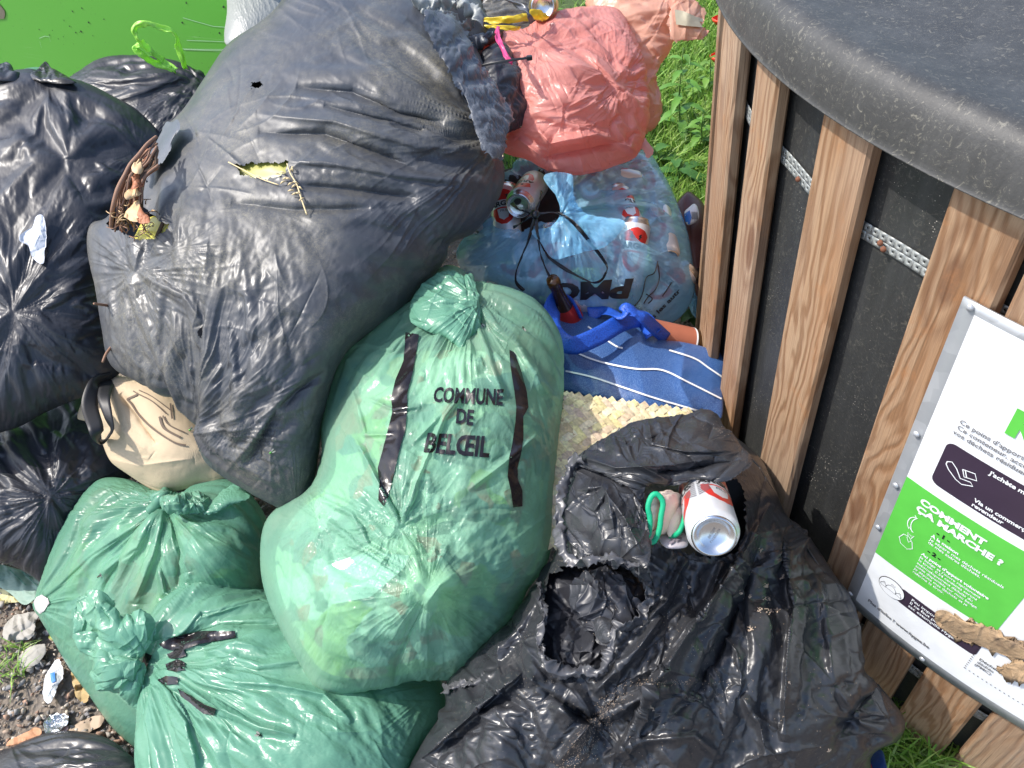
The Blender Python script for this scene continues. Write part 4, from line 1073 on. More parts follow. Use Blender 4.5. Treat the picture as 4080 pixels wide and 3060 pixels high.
# dry grass stalk lying on the bag
sg_ = empty('grass_stalk', hit('big', 625 * K, 400 * K, .004), 'dry straw coloured grass seed head lying beside the slit of the biggest bag', 'grass stalk')
M_STRAW = plain('dry straw', (.72, .56, .30), .6)
def on(key, x, y, l=.003):
    h = hit(key, x * K, y * K, l); return h if h is not None else at(x * K, y * K, 1.4)
tube('stalk', [on('big', x, y, .005) for x, y in ((622, 355), (628, 375), (640, 400), (652, 430), (664, 466))], [.0011, .0014], M_STRAW, sg_, 6)
for k, (x, y, a) in enumerate([(628, 372, 100), (622, 370, 60), (612, 376, 160), (600, 378, 170), (618, 385, 200), (612, 392, 215), (628, 396, 210), (636, 400, 215), (640, 398, 160), (630, 412, 190), (638, 418, 200), (645, 420, 170), (652, 428, 215), (648, 412, 140), (624, 388, 180)]):
    dx, dy = math.cos(math.radians(a)), math.sin(math.radians(a)); x0, y0 = x + 6, y
    tube('seed', [on('big', x0, y0, .003), on('big', x0 + dx * 7, y0 - dy * 6, .006), on('big', x0 + dx * 14, y0 - dy * 12, .003)], [.0004, .0018, .0003], M_STRAW, sg_, 6)
s2 = empty('straw', hit('big', 530 * K, 375 * K, .004), 'single long straw lying across the slit of the biggest bag', 'straw')
tube('stalk', [on('big', x, y, .004) for x, y in ((495, 352), (530, 370), (565, 388), (603, 401))], .0011, M_STRAW, s2, 6)
for (x0, y0, x1, y1, lb) in ((203, 656, 233, 660, 'brown twig poking out of the left side of the biggest bag, upper one'), (222, 782, 238, 745, 'forked brown twig lower on the left side of the biggest bag')):
    t0 = empty('twig', at(x0 * K, y0 * K, 1.4), lb, 'twig', 'twigs poking out of the biggest bag')
    a = hit('big', (x1) * K, y1 * K, -.01); a = a if a is not None else at(x1 * K, y1 * K, 1.45)
    zz = float(to_px(a)[1]); tube('stick', [at(x0 * K, y0 * K, zz - .05), at((x0 + x1) / 2 * K, (y0 + y1) / 2 * K, zz - .03), a], [.0022, .003], M_TWIG, t0, 7)

# small black bundle and shreds between the biggest bag and the salmon one
bun, _ = make_bag('bin_bag', M_BLK, 'small crumpled black bag bunched up beside the torn rim, tied with a zip tie', 'bin bag', 'black bin bags heaped in the middle', key='bundle',
    o=[(1040, 120), (1062, 100), (1085, 92), (1098, 110), (1120, 150), (1136, 190), (1142, 250), (1132, 270), (1105, 282), (1075, 290), (1060, 240), (1045, 180)], c=(0, 3, 7, 9), d=[(1050, 110, 1.66), (1130, 180, 1.66), (1080, 280, 1.60)], bulge=.08, back=.08, n=180, lim=.03, ex=.06, crum=.016, crs=55, k_in=.002, its=(150, 90, 20), stiff=.4, seed=41)
M_TIE = plain('black nylon', (.02, .02, .022), .4)
zt = [at(1040 * K, 142 * K, 1.50), at(1075 * K, 135 * K, 1.485), at(1110 * K, 129 * K, 1.48), at(1143 * K, 125 * K, 1.48)]
z_ = empty('zip_tie', zt[0], 'long black zip tie pointing right across the salmon bag', 'zip tie')
ribbon('strap', zt, .0045, M_TIE, z_, curl=0, thick=.0016)
h0 = zt[-1]; ax = (zt[-1] - zt[-2]); ax /= np.linalg.norm(ax); up_ = np.array([0, 0, 1.]); sd_ = np.cross(ax, up_); sd_ /= np.linalg.norm(sd_); up_ = np.cross(sd_, ax)
V, F = boxmesh(-.005, .006, -.0045, .0045, -.004, .004, .001); link('head', [h0 + ax * v[0] + sd_ * v[1] + up_ * v[2] for v in V], F, M_TIE, z_, False)
pk = empty('tape_strip', at(1075 * K, 65 * K, 1.6), 'bright pink plastic tie hanging over the crumpled black bundle', 'tie')
ribbon('tie', A3([(1074, 58, 1.60), (1076, 78, 1.56), (1082, 98, 1.53), (1094, 120, 1.515), (1106, 134, 1.51)]), [.011, .010, .009, .010, .006], pinkfilm('hot pink film', (.80, .08, .28), (.90, .16, .42)), pk, twist=[0, 20, -10, 30, 0], ruffle=.010, wj=.4, nx=9, curl=.05)
shred, _ = make_bag('bin_bag', M_BLK3, 'shredded black bag with pale torn tatters at the very top, right of the biggest bag', 'bin bag', 'black bin bags heaped in the middle', key='shred',
    o=[(870, -40), (960, -60), (1030, -30), (1038, 10), (1052, 40), (1080, 62), (1075, 88), (1040, 105), (1045, 140), (1010, 130), (960, 100), (920, 50)], c=(0, 3, 8, 10), d=[(900, -20, 1.74), (1040, 0, 1.76), (1040, 110, 1.70)], bulge=.07, back=.06, n=180, lim=.04, ex=.06, crum=.02, crs=50, k_in=.002, its=(120, 80, 20), stiff=.4, seed=42, ragged=14)
for k, pts in enumerate([[(890, 0), (925, 8), (955, 14), (985, 8)], [(905, 22), (930, 34), (960, 40), (990, 34)], [(985, 0), (1010, 15), (1030, 30), (1040, 60)], [(950, 60), (985, 75), (1010, 60), (1016, 35)], [(1000, 95), (1030, 85), (1048, 90), (1060, 70)]]):
    ribbon('tatter', A3([(x, y, 1.585 + .01 * k) for x, y in pts]), [.02, .035, .03, .012], M_GREY if k < 4 else M_TORN, shred, twist=[0, 40, -30, 20], ruffle=.03, wj=.6, seed=k, nx=9, k=10)
make_bag('bin_bag', M_DUST, 'dark pleated film bag at the top edge behind the yellow drawstring', 'bin bag', 'black bin bags heaped in the middle', key='pleat',
    o=[(1000, -60), (1160, -70), (1175, 40), (1150, 90), (1080, 110), (1030, 90)], c=(0, 1, 3, 5), d=[(1000, -50, 1.96), (1160, -50, 1.96), (1080, 100, 1.86)], bulge=.06, back=.08, n=140, lim=.02, ex=.01, its=(160, 80), k_in=.002, seed=43, dirs=[(1090, 10, 120, -10, .16)])
M_YST = pinkfilm('yellow drawstring film', (.80, .62, .04), (.92, .78, .10), 3)
ribbon('drawstring', A3([(1022, 33, 1.70), (1045, 43, 1.68), (1090, 42, 1.66), (1130, 36, 1.66), (1165, 33, 1.68), (1185, 38, 1.72)]), [.008, .012, .012, .022, .012], M_YST, shred, twist=[30, 0, 40, 0, 20], ruffle=.012, wj=.5, nx=9, curl=.05)
ribbon('drawstring', A3([(1030, 58, 1.69), (1060, 57, 1.67), (1100, 60, 1.66), (1125, 62, 1.68)]), .008, M_YST, shred, twist=[0, 30, 0], ruffle=.010, wj=.5, nx=9, curl=.05)
ribbon('twisted_tail', A3([(1070, -10, 1.68), (1100, 2, 1.64), (1130, 18, 1.61), (1142, 34, 1.60), (1152, 48, 1.62)]), [.018, .014, .012, .010], M_TORN, shred, twist=[0, 90, 200, 320, 400], ruffle=.006)

# salmon and orange bags
org, _ = make_bag('plastic_bag', M_ORG, 'pale orange plastic bag spreading behind the salmon one, with zigzag cut edges', 'plastic bag', 'salmon and orange bags', key='org',
    o=[(1265, -60), (1400, -80), (1500, -50), (1505, 0), (1485, 20), (1462, 40), (1455, 90), (1440, 118), (1425, 140), (1412, 170), (1428, 210), (1424, 262), (1400, 285), (1375, 290), (1345, 200), (1290, 90)], c=(0, 2, 11, 14), d=[(1270, -50, 2.02), (1480, -40, 2.02), (1400, 280, 1.92)], bulge=.10, back=.06, n=240, lim=.03, ex=.015, crum=.010, crs=70, k_in=.002, its=(180, 120, 20), stiff=.45, seed=51, creases=110, crease_amp=.004, ragged=5, gathers=[(1385, 170, 90, .08)], dirs=[(1400, 60, 120, -10, .06)],
    strokes=[([(1300, 60), (1380, 30), (1455, 20)], 10, .012), ([(1415, 150), (1425, 120), (1400, 90)], 8, .016), ([(1385, 240), (1400, 180), (1425, 140)], 8, .014)])
make_bag('x', M_ORG, root=org, part='flap', closed=False, flat=True, crum=.014, crs=40, creases=26, crease_amp=.004, o=[(1455, -10), (1490, -8), (1520, 20), (1522, 45), (1512, 60), (1534, 66), (1515, 84), (1480, 88), (1452, 86), (1446, 40)], c=(0, 3, 6, 8), d=[(1460, 0, 1.93), (1530, 40, 1.95), (1470, 85, 1.90)], bulge=.02, n=80, lim=.012, ex=.04, its=(60, 40), seed=52, ragged=14)
patch('lining', [(1457, 22), (1475, 25), (1505, 38), (1519, 42), (1516, 60), (1490, 58), (1460, 54)], ['x', 'org'], M_BEIGE, org, 16, .004)
pink, _ = make_bag('plastic_bag', M_PINK, 'crumpled salmon red plastic bag lying on top of the blue bag', 'plastic bag', 'salmon and orange bags', key='pink',
    o=[(1018, 105), (1040, 88), (1075, 72), (1130, 62), (1175, 38), (1240, 18), (1300, 12), (1338, 22), (1362, 62), (1382, 110), (1398, 170), (1402, 240), (1392, 300), (1372, 340), (1330, 358), (1290, 370), (1235, 376), (1190, 366), (1150, 345), (1110, 338), (1078, 322), (1084, 290), (1100, 240), (1090, 180), (1050, 140)], c=(1, 7, 13, 20), d=[(1040, 90, 1.80), (1340, 20, 1.88), (1380, 340, 1.72), (1080, 320, 1.66)], bulge=.15, back=.08, n=340, lim=.035, ex=.012, crum=.012, crs=85, k_in=.002, its=(240, 160, 50, 12), stiff=.45, seed=53, creases=170, crease_amp=.003, crease_len=140, rays_=[(1340, 185, 50, 15, 150, .004), (1160, 110, 50, 10, 130, .004)],
    holes=[[(1393, 266), (1400, 262), (1412, 268), (1408, 275), (1398, 280)]],
    gathers=[(1330, 180, 120, .09), (1160, 110, 110, .08), (1215, 240, 120, .05)], dirs=[(1230, 320, 120, 5, .16)], lumps=[(1210, 190, 110, 110, 0, .05)],
    strokes=[([(1150, 270), (1190, 310), (1240, 300), (1290, 290), (1370, 320)], 9, .028), ([(1160, 340), (1240, 325), (1370, 300)], 9, -.02), ([(1265, 110), (1320, 170), (1345, 200)], 7, .018), ([(1320, 260), (1360, 320), (1370, 290)], 8, .018), ([(1120, 300), (1180, 345)], 7, .016)])
make_bag('x', M_PINK, root=pink, part='tail', closed=False, flat=True, crum=.004, crs=30, o=[(1365, 300), (1385, 290), (1398, 305), (1410, 322), (1406, 338), (1398, 342), (1390, 325), (1372, 318)], c=(0, 2, 5, 7), d=[(1370, 300, 1.72), (1405, 310, 1.73), (1395, 340, 1.70)], bulge=.006, n=40, lim=.008, ex=.04, its=(40, 30), seed=54, ragged=4)
for (x0, y0, x1, y1, lb) in ((1038 + 55, 283, 1128, 274, 'short straw stuck at the lower left of the salmon bag, upper one'), (1037 + 53, 310, 1034 + 52, 338, 'thin straw hanging over the lower left corner of the salmon bag')):
    a = on('pink', x0, y0, .004); b = on('pink', x1, y1, .006); e_ = empty('straw', a, lb, 'straw', 'straws on the salmon bag'); tube('stalk', [a, (a + b) / 2, b], .0010, M_STRAW, e_, 5)

# ------------------------------------------------------------------ beer cans
M_ALU = NT('brushed aluminium', .26, Metallic=1.0).set('Base Color', (.72, .73, .75, 1)).m
M_CANW = plain('silver white can print', (.66, .67, .68), .3, .35); M_CANR = plain('red can print', (.62, .035, .025), .3, .25); M_GOLD = plain('gold can', (.52, .42, .20), .28, .8)
M_DARKH = plain('opening', (.01, .01, .01), .6)
M_STRIPE = plain('can fan line', (.10, .10, .11), .35)
def wrapc(poly, r, cell=.006):
    V, F = densify(poly, [list(range(len(poly)))], cell); a = V[:, 0] / r
    return np.stack([r * np.sin(a), -r * np.cos(a), V[:, 1]], -1), F
def can(pos, axis, spin, label, group=None, printed=True, body=None, h=.155, R0=.0325, detail=True, name='beer_can', top='tab', name2='ARGUS', offs=(0, math.pi)):
    """standing can in its own frame (z from base to lid), then laid along axis"""
    root = empty(name, pos, label, 'can', group)
    q = Vector(axis).normalized().to_track_quat('Z', 'Y') @ Vector((0, 0, 1)).rotation_difference(Vector((0, 0, 1)))
    root.rotation_mode = 'QUATERNION'; root.rotation_quaternion = q @ Matrix.Rotation(math.radians(spin), 3, 'Z').to_quaternion()
    V, F = lathe([(R0 - .006, .004), (R0 - .0015, .009), (R0, .014), (R0, h - .018), (R0 - .001, h - .015)], 48); local('body', V, F, body or M_CANW, root)
    V, F = lathe([(.0005, .010), (.014, .009), (.019, .006), (.0235, .0005), (.0255, .0), (.0275, .003), (R0 - .006, .0041)], 48); local('base', V, F, M_ALU, root)
    V, F = lathe([(R0 - .001, h - .015), (R0 - .0035, h - .008), (R0 - .0062, h - .003), (R0 - .0062, h), (R0 - .0085, h + .0005), (R0 - .0095, h - .003), (.0235 - .004, h - .005), (.0005, h - .004)], 48); local('top', V, F, M_ALU, root)
    V = []; F = []
    ring = [(.009 * math.cos(t), .006 * math.sin(t)) for t in np.linspace(0, 2 * math.pi, 20, False)]
    b = [(x, y + .004, h - .0028) for x, y in ring] + [(x * .5, y * .5 + .0065, h - .0022) for x, y in ring]
    local('tab', b, [[i, (i + 1) % 20, 20 + (i + 1) % 20, 20 + i] for i in range(20)], M_ALU, root)
    local('opening', [(.0085 * math.cos(t), -.0085 + .0065 * math.sin(t), h - .0036) for t in np.linspace(0, 2 * math.pi, 20, False)], [list(range(20))], M_DARKH, root)
    if printed:
        r1 = R0 + .0002
        for off in (offs[0] * R0, offs[1] * R0):
            zc = h * .55
            def P2(pl, mat, nm, r=r1):
                V, F = wrapc([(x + off, y) for x, y in pl], r); local(nm, V, F, mat, root)
            P2([(-.030, zc + .030), (-.018, zc + .040), (0, zc + .045), (.018, zc + .040), (.030, zc + .030), (.024, zc + .012), (.026, zc - .020), (.018, zc - .040), (.006, zc - .052), (-.006, zc - .052), (-.018, zc - .040), (-.026, zc - .020), (-.024, zc + .012)], M_CANR, 'red_shield')
            P2([(-.029, zc + .014), (.029, zc + .014), (.027, zc - .006), (-.027, zc - .006)], M_CANW, 'label_band', r1 + .0002)
            P2([(-.014, zc - .010), (.014, zc - .010), (.010, zc - .034), (0, zc - .042), (-.010, zc - .034)], M_CANW, 'label_shield', r1 + .0002)
            V, F = text2d(name2, .04, .25 if detail else .5); V = V * .0125; V[:, 0] -= V[:, 0].max() / 2; a = (V[:, 0] + off) / R0
            local('lettering', np.stack([(r1 + .0005) * np.sin(a), -(r1 + .0005) * np.cos(a), zc - .002 + V[:, 1]], -1), F, M_INK, root)
            V, F = text2d('PILS', 0, .6); V = V * .006; V[:, 0] -= V[:, 0].max() / 2; a = (V[:, 0] + off) / R0
            local('lettering', np.stack([(r1 + .0005) * np.sin(a), -(r1 + .0005) * np.cos(a), zc - .019 + V[:, 1]], -1), F, M_INK, root)
            for sgn in (-1, 1):   # heraldic beasts flanking the initial
                lion = [(0, 0), (.002, .001), (.003, .004), (.005, .005), (.0045, .007), (.003, .006), (.0035, .009), (.005, .011), (.003, .012), (.001, .011), (.0005, .008), (-.0015, .009), (-.002, .007), (-.0005, .005), (-.0005, .003), (-.002, .001)]
                V, F = wrapc([(sgn * x + sgn * .008 + off, y + zc + .0185) for x, y in lion], r1 + .0004, .01); local('crest', V, F, M_INK, root)
            if detail:
                V = []; F = []
                for k in range(17):
                    y0 = zc - .045 + k * .0056
                    for sg2 in (-1, 1):
                        cx_ = off - .98 * R0; b = len(V)
                        for t in range(7):
                            u = t / 6; x = cx_ + sg2 * (.0015 + u * .017); y = y0 + .010 - .016 * u ** 1.6 * (1 if k > 8 else -1) * (abs(k - 8) / 8) ; a = x / R0
                            for yy in (y, y + .0026 - .0008 * u): V.append(((r1 + .00015) * math.sin(a), -(r1 + .00015) * math.cos(a), yy))
                        for t in range(6): F.append([b + 2 * t, b + 2 * t + 2, b + 2 * t + 3, b + 2 * t + 1])
                local('fan_lines', V, F, M_STRIPE, root)
    return root
def dirpx(x0, y0, z0, x1, y1, z1): return at(x1 * K, y1 * K, z1) - at(x0 * K, y0 * K, z0)
# can on top: gold side, bare bottom towards us
can(at(1172 * K, 14 * K, 1.74), dirpx(1172, 14, 1.74, 1180, 10, 1.90), 30, 'gold can with its silver bottom towards us, at the top beside the yellow drawstring', 'empty beer cans', False, M_GOLD)

# ------------------------------------------------------------------ the blue sorting bag and its cans
MOUTH = [(1085, 425), (1105, 398), (1140, 384), (1175, 388), (1200, 410), (1222, 440), (1218, 470), (1180, 492), (1135, 505), (1090, 500), (1068, 478), (1064, 455)]
pmd, _ = make_bag('sorting_bag', M_BLUE, 'transparent blue sorting bag full of beer cans, its black drawstring knotted', 'rubbish bag', key='pmd', part='film', holes=[MOUTH], jit=10,
    o=[(985, 545), (1012, 500), (1050, 460), (1085, 400), (1120, 350), (1180, 330), (1290, 340), (1390, 325), (1430, 370), (1460, 430), (1485, 500), (1497, 570), (1500, 630), (1475, 680), (1430, 705), (1360, 705), (1280, 695), (1180, 668), (1110, 640), (1050, 618), (1002, 590)], c=(2, 7, 13, 19), d=[(1000, 550, 1.74), (1120, 350, 1.86), (1420, 350, 1.90), (1490, 600, 1.82), (1300, 700, 1.70)],
    bulge=.20, back=.10, n=300, lim=.03, ex=.006, k_in=.002, its=(220, 160, 50, 12), stiff=.45, crum=.006, crs=120, seed=61, creases=60, crease_amp=.0015, rays_=[(1215, 455, 100, 15, 250, .004)], gathers=[(1215, 455, 170, .22), (1130, 460, 120, .10)], dirs=[(1330, 560, 150, 35, .05)],
    strokes=[([(1215, 455), (1300, 440), (1400, 450), (1470, 520)], 6, .02), ([(1370, 520), (1420, 470), (1410, 400)], 10, .014)])
BG = 'empty beer cans'
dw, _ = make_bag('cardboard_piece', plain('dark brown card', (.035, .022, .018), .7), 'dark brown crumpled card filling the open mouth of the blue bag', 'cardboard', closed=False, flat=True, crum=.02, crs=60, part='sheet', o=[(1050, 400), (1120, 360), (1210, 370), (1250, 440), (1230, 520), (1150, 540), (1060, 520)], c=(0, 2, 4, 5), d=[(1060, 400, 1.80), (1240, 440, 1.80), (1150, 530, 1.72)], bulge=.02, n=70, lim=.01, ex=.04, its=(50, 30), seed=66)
# x, y of the near end, x, y of the far end, how deep under the film, extra depth of the far end
for (x0, y0, x1, y1, dz0, dzf, spin, lb) in [
    (1157, 395, 1124, 440, .055, -.06, 200, 'silver can with the pull ring towards us in the open mouth of the blue bag'),
    (1096, 530, 1090, 445, .05, .0, 178, 'upside down beer can at the left rim of the open mouth of the blue bag'),
    (1290, 370, 1270, 420, .15, -.14, 90, 'can seen end on with its lid, behind the blue film right of the mouth'),
    (1372, 520, 1330, 412, .038, .02, 190, 'big upside down beer can behind the blue film on the right'),
    (1440, 560, 1415, 440, .045, .02, 150, 'beer can pressed to the right side of the blue bag'),
    (1352, 625, 1362, 560, .05, -.0, 20, 'bare silver can showing below the big upside down one'),
    (1055, 600, 1130, 605, .045, .0, 170, 'beer can lying on its side low in the blue bag, far left'),
    (1110, 560, 1180, 545, .05, .0, 100, 'can behind the strings in the middle of the blue bag'),
    (1320, 668, 1245, 640, .04, .0, 190, 'beer can at the bottom of the blue bag under the printed letters'),
    (1450, 640, 1440, 560, .13, .0, 165, 'beer can deep in the shaded right corner of the blue bag'),
    (1200, 640, 1200, 575, .05, .0, 200, 'beer can standing just above the blue handle inside the bag'),
    (1225, 545, 1280, 545, .06, .0, 60, 'beer can under the gathered blue pleats'),
    (1390, 680, 1430, 640, .11, .0, 10, 'beer can at the lower right of the blue bag near the bottle drawing'),
    (1430, 440, 1390, 380, .12, .0, 150, 'beer can at the top right corner of the blue bag'),
    (1380, 400, 1320, 385, .06, .0, 30, 'pale can under the salmon bag edge inside the blue bag'),
    (1040, 520, 1070, 470, .06, .0, 140, 'beer can behind the left film near the biggest bag'),
    (1290, 480, 1330, 590, .12, .0, 40, 'beer can deeper down between the big one and the pleats')]:
    za = zs('pmd', x0, y0, dz0); zb = zs('pmd', x1, y1, dz0 + dzf)
    a_ = at(x0 * K, y0 * K, za); b_ = at(x1 * K, y1 * K, zb)
    can(a_, b_ - a_, spin, lb, BG, detail=False)
make_bag('x', M_BLUET, root=pmd, part='gathered_neck', closed=False, flat=True, key='neck', o=[(1175, 385), (1200, 372), (1235, 380), (1235, 410), (1228, 440), (1250, 455), (1290, 470), (1350, 480), (1310, 530), (1260, 545), (1200, 560), (1170, 530), (1150, 500), (1190, 490), (1212, 465), (1205, 430)], c=(1, 3, 7, 11), d=[(1200, 380, 1.575), (1330, 480, 1.545), (1180, 550, 1.535)], bulge=.012, n=160, lim=.02, ex=.01, its=(120, 90, 40), k_in=.002, seed=62, gathers=[(1215, 462, 90, .30)])
# print on the film, upside down as it lies
print_text('lettering', 'PMC', [(2525, 1108), (2190, 1130), (2500, 1190), (2200, 1198)], 'pmd', M_INK, pmd, .05)
print_text('lettering', 'us les autr', [(2590, 1285), (2712, 1160), (2578, 1272), (2700, 1148)], 'pmd', M_INK, pmd, .03, .5)
for pl in ([(1420, 565), (1412, 590), (1395, 600), (1385, 640), (1365, 665), (1345, 675), (1330, 672)], [(1420, 570), (1423, 600), (1415, 625), (1400, 640), (1390, 655)], [(1395, 635), (1408, 645), (1400, 655)], [(1450, 610), (1430, 640)]):
    pts = [on('pmd', x, y, .003) for x, y in pl]; tube('bottle_print', pts, .0012, M_INK, pmd, 4, 4)
M_CORD = film_black('black drawstring film', (.012, .012, .014), .22)
kx, ky = 1156, 462
def cord(pts, zz=None, w_=.007, tw=(0, 60, 120, 60, 0), name='drawstring'):
    P = []
    for p in pts:
        h = hit(['pmd', 'neck'], p[0] * K, p[1] * K, .010)
        P.append(at(p[0] * K, p[1] * K, p[2]) if len(p) > 2 else (h if h is not None else at(p[0] * K, p[1] * K, 1.56)))
    ribbon(name, P, w_, M_CORD, pmd, twist=list(tw), ruffle=.003, thick=.0015)
cord([(kx, ky, 1.545), (1140, 525), (1120, 570), (1115, 605), (1132, 625)])
cord([(kx, ky, 1.545), (1160, 520), (1172, 560), (1190, 600), (1200, 640)], w_=.008)
cord([(kx, ky, 1.545), (1165, 510), (1180, 545), (1200, 565), (1260, 600), (1290, 608), (1308, 585), (1300, 560), (1260, 510), (1238, 478), (1210, 460)], tw=(0, 90, 30, 150, 60, 0, 90))
cord([(kx, ky, 1.545), (1190, 458, 1.545), (1215, 462, 1.54)], w_=.006)
cord([(kx, ky, 1.545), (1166, 430, 1.56), (1170, 412, 1.60)], w_=.006); cord([(kx, ky, 1.545), (1125, 455, 1.56), (1105, 438, 1.60)], w_=.009); cord([(kx, ky, 1.545), (1130, 480, 1.56), (1108, 492, 1.60)], w_=.006)
V, F = lathe([(.001, -.010), (.008, -.006), (.010, 0), (.007, .007), (.001, .010)], 12); link('knot', np.array(V) * np.array([1, 1.2, .8]) + at(kx * K, ky * K, 1.54), F, M_CORD, pmd)
# dark bottle neck under the cords
M_BROWN = NT('brown glass', .08).set('Base Color', (.05, .022, .006, 1)).m
bt = empty('beer_bottle', at(1212 * K, 648 * K, 1.55), 'dark glass bottle neck poking up between the blue bag and the striped bag', 'bottle')
V, F = lathe([(.001, .12), (.012, .12), (.014, .112), (.0135, .10), (.012, .095), (.013, .06), (.017, .03), (.028, .0), (.030, -.08), (.001, -.08)], 28)
Mx = Vector(dirpx(1250, 730, 1.72, 1200, 615, 1.56)).to_track_quat('Z', 'Y').to_matrix(); BP = at(1226 * K, 678 * K, zs('pmd', 1215, 650, -.0))
link('glass', place(V, BP, Mx), F, M_BROWN, bt)
V, F = lathe([(.0178, .028), (.0285, .001), (.0302, -.03)], 28); link('label', place(V, BP, Mx), F, M_CANR, bt)
# brown crisp pouch with a blue and white pack in it
M_POUCH = pinkfilm('dark brown foil', (.14, .05, .045), (.22, .09, .08), 2)
po, _ = make_bag('foil_pouch', M_POUCH, 'crumpled brown foil pouch wedged between the blue bag and the first slat', 'pouch', key='pouch', o=[(1460, 445), (1482, 415), (1500, 420), (1522, 445), (1528, 490), (1530, 540), (1532, 600), (1528, 640), (1505, 640), (1498, 600), (1480, 520), (1466, 480)], c=(0, 3, 7, 9), d=[(1465, 430, 2.0), (1525, 450, 2.0), (1515, 640, 1.88)], bulge=.06, back=.05, n=120, lim=.02, ex=.06, its=(100, 60, 20), seed=64)
patch('band', [(1494, 585), (1528, 570), (1530, 605), (1500, 615)], 'pouch', plain('very dark brown', (.03, .015, .015), .4), po, 20)
bc, _ = make_bag('drink_pack', plain('white pack', (.75, .76, .78), .4), 'small blue and white pack stuffed in the mouth of the brown pouch', 'packet', closed=True, back=.02, key='pack', o=[(1478, 460), (1488, 448), (1500, 440), (1508, 450), (1510, 470), (1500, 482), (1484, 485)], c=(0, 2, 4, 6), d=[(1480, 450, 1.90), (1508, 450, 1.90), (1490, 485, 1.87)], bulge=.02, n=50, lim=.008, ex=.06, its=(40, 30), seed=65)
patch('blue_print', [(1478, 462), (1490, 455), (1494, 470), (1490, 484), (1482, 484)], 'pack', plain('blue pack print', (.03, .16, .5), .4), bc, 15)
for k in range(5): patch('bar_print', [(1494 + k * 2.6, 458), (1495.2 + k * 2.6, 458), (1496 + k * 2.6, 474), (1494.8 + k * 2.6, 474)], 'pack', M_INK, bc, 15)
make_bag('clear_bag', M_BLUE, 'crumpled clear film squashed in the dark gap behind the first slat foot', 'plastic bag', o=[(1490, 600), (1512, 598), (1530, 610), (1528, 690), (1505, 690), (1488, 660)], c=(0, 2, 3, 5), d=[(1490, 600, 1.98), (1530, 610, 1.98), (1510, 690, 1.90)], bulge=.04, back=.03, n=70, lim=.02, ex=.12, its=(60, 40), seed=66)

# ------------------------------------------------------------------ blue striped shopper
def denim():
    m = NT('blue woven plastic', .36); v = m.pos(rot=(.4, .2, .5))
    c = m.mix(m.noise(5, 3), (.016, .055, .19), (.03, .10, .30)); c = m.mix(m.ramp(m.noise(600, 2, .6, v), [(.45, 0), (.62, .5)]), c, (.16, .28, .50))
    m.set('Base Color', c); m.set('Normal', m.bump(m.noise(700, 2, .5, v), .25, .0006)); return m.m
def webbing():
    m = NT('blue webbing', .45); v = m.pos((1, 1, 1), (.3, .8, .2)); c = m.mix(m.vor(420, v, 'Distance'), (.02, .12, .62), (.008, .045, .30)); m.set('Base Color', c); m.set('Normal', m.bump(m.vor(420, v), .5, .0012)); return m.m
M_DEN = denim(); M_WEB = webbing()
shop, _ = make_bag('shopping_bag', M_DEN, 'dark blue shopping bag with thin white stripes and a blue webbing handle', 'shopping bag', key='shop',
    o=[(1108, 650), (1118, 622), (1138, 628), (1180, 652), (1230, 662), (1290, 672), (1350, 686), (1390, 700), (1420, 730), (1470, 738), (1505, 745), (1545, 757), (1566, 772), (1563, 820), (1560, 900), (1530, 905), (1470, 915), (1400, 903), (1330, 880), (1260, 855), (1205, 835), (1190, 780), (1160, 710), (1130, 680)], c=(1, 12, 14, 20), d=[(1120, 640, 1.68), (1560, 770, 1.56), (1550, 900, 1.48), (1220, 840, 1.49)],
    bulge=.05, back=.08, n=220, lim=.008, ex=.003, its=(120, 90, 40), stiff=.6, seed=71, strokes=[([(1340, 690), (1380, 790), (1400, 890)], 40, .010), ([(1480, 745), (1470, 830), (1500, 890)], 20, .010), ([(1240, 670), (1250, 760), (1290, 850)], 35, -.008)])
def stripe(a, wd=3.6):
    P = resample(spline(a, False, 6), 60); T = np.gradient(P, axis=0); T /= np.linalg.norm(T, axis=1, keepdims=True); N = np.stack([-T[:, 1], T[:, 0]], -1) * wd
    patch('white_stripe', [tuple(q) for q in np.vstack([P + N / 2, (P - N / 2)[::-1]])], 'shop', M_WHITE, shop, 18, .0022)
stripe([(1120, 660), (1150, 678), (1175, 690), (1190, 694)])
stripe([(1270, 706), (1300, 728), (1330, 748), (1345, 753)])
stripe([(1445, 757), (1500, 775), (1530, 795), (1564, 818)])
stripe([(1190, 735), (1230, 755), (1290, 780), (1370, 797), (1430, 800), (1490, 828), (1558, 862)])
stripe([(1222, 802), (1280, 815), (1340, 835), (1420, 862), (1500, 885), (1545, 900)])
def onz(pts, key='shop'):
    out = []
    for x, y, l in pts:
        h = hit(key, x * K, y * K, l); out.append(h if h is not None else at(x * K, y * K, 1.55 - l))
    return out
ribbon('handle', onz([(1250, 690, .004), (1222, 668, .035), (1200, 664, .045), (1192, 690, .05), (1200, 730, .05), (1235, 762, .045), (1290, 745, .04), (1345, 712, .035), (1385, 700, .02), (1412, 722, .004)]), .036, M_WEB, shop, twist=[70, 50, 70, 20, 0, -10, 0, 10, 10, 0], curl=.02, thick=.0018, k=8)
ribbon('handle', onz([(1270, 680, .004), (1305, 682, .02), (1340, 680, .04), (1352, 668, .05), (1375, 676, .05), (1400, 695, .04), (1440, 735, .005)]), .028, M_WEB, shop, twist=[0, 50, 80, 20, 60, 30, 10], curl=.03, thick=.0018, k=8)
ob = empty('beer_bottle', at(1460 * K, 725 * K, 1.62), 'brown glass bottle with an orange label lying in the striped shopping bag', 'bottle')
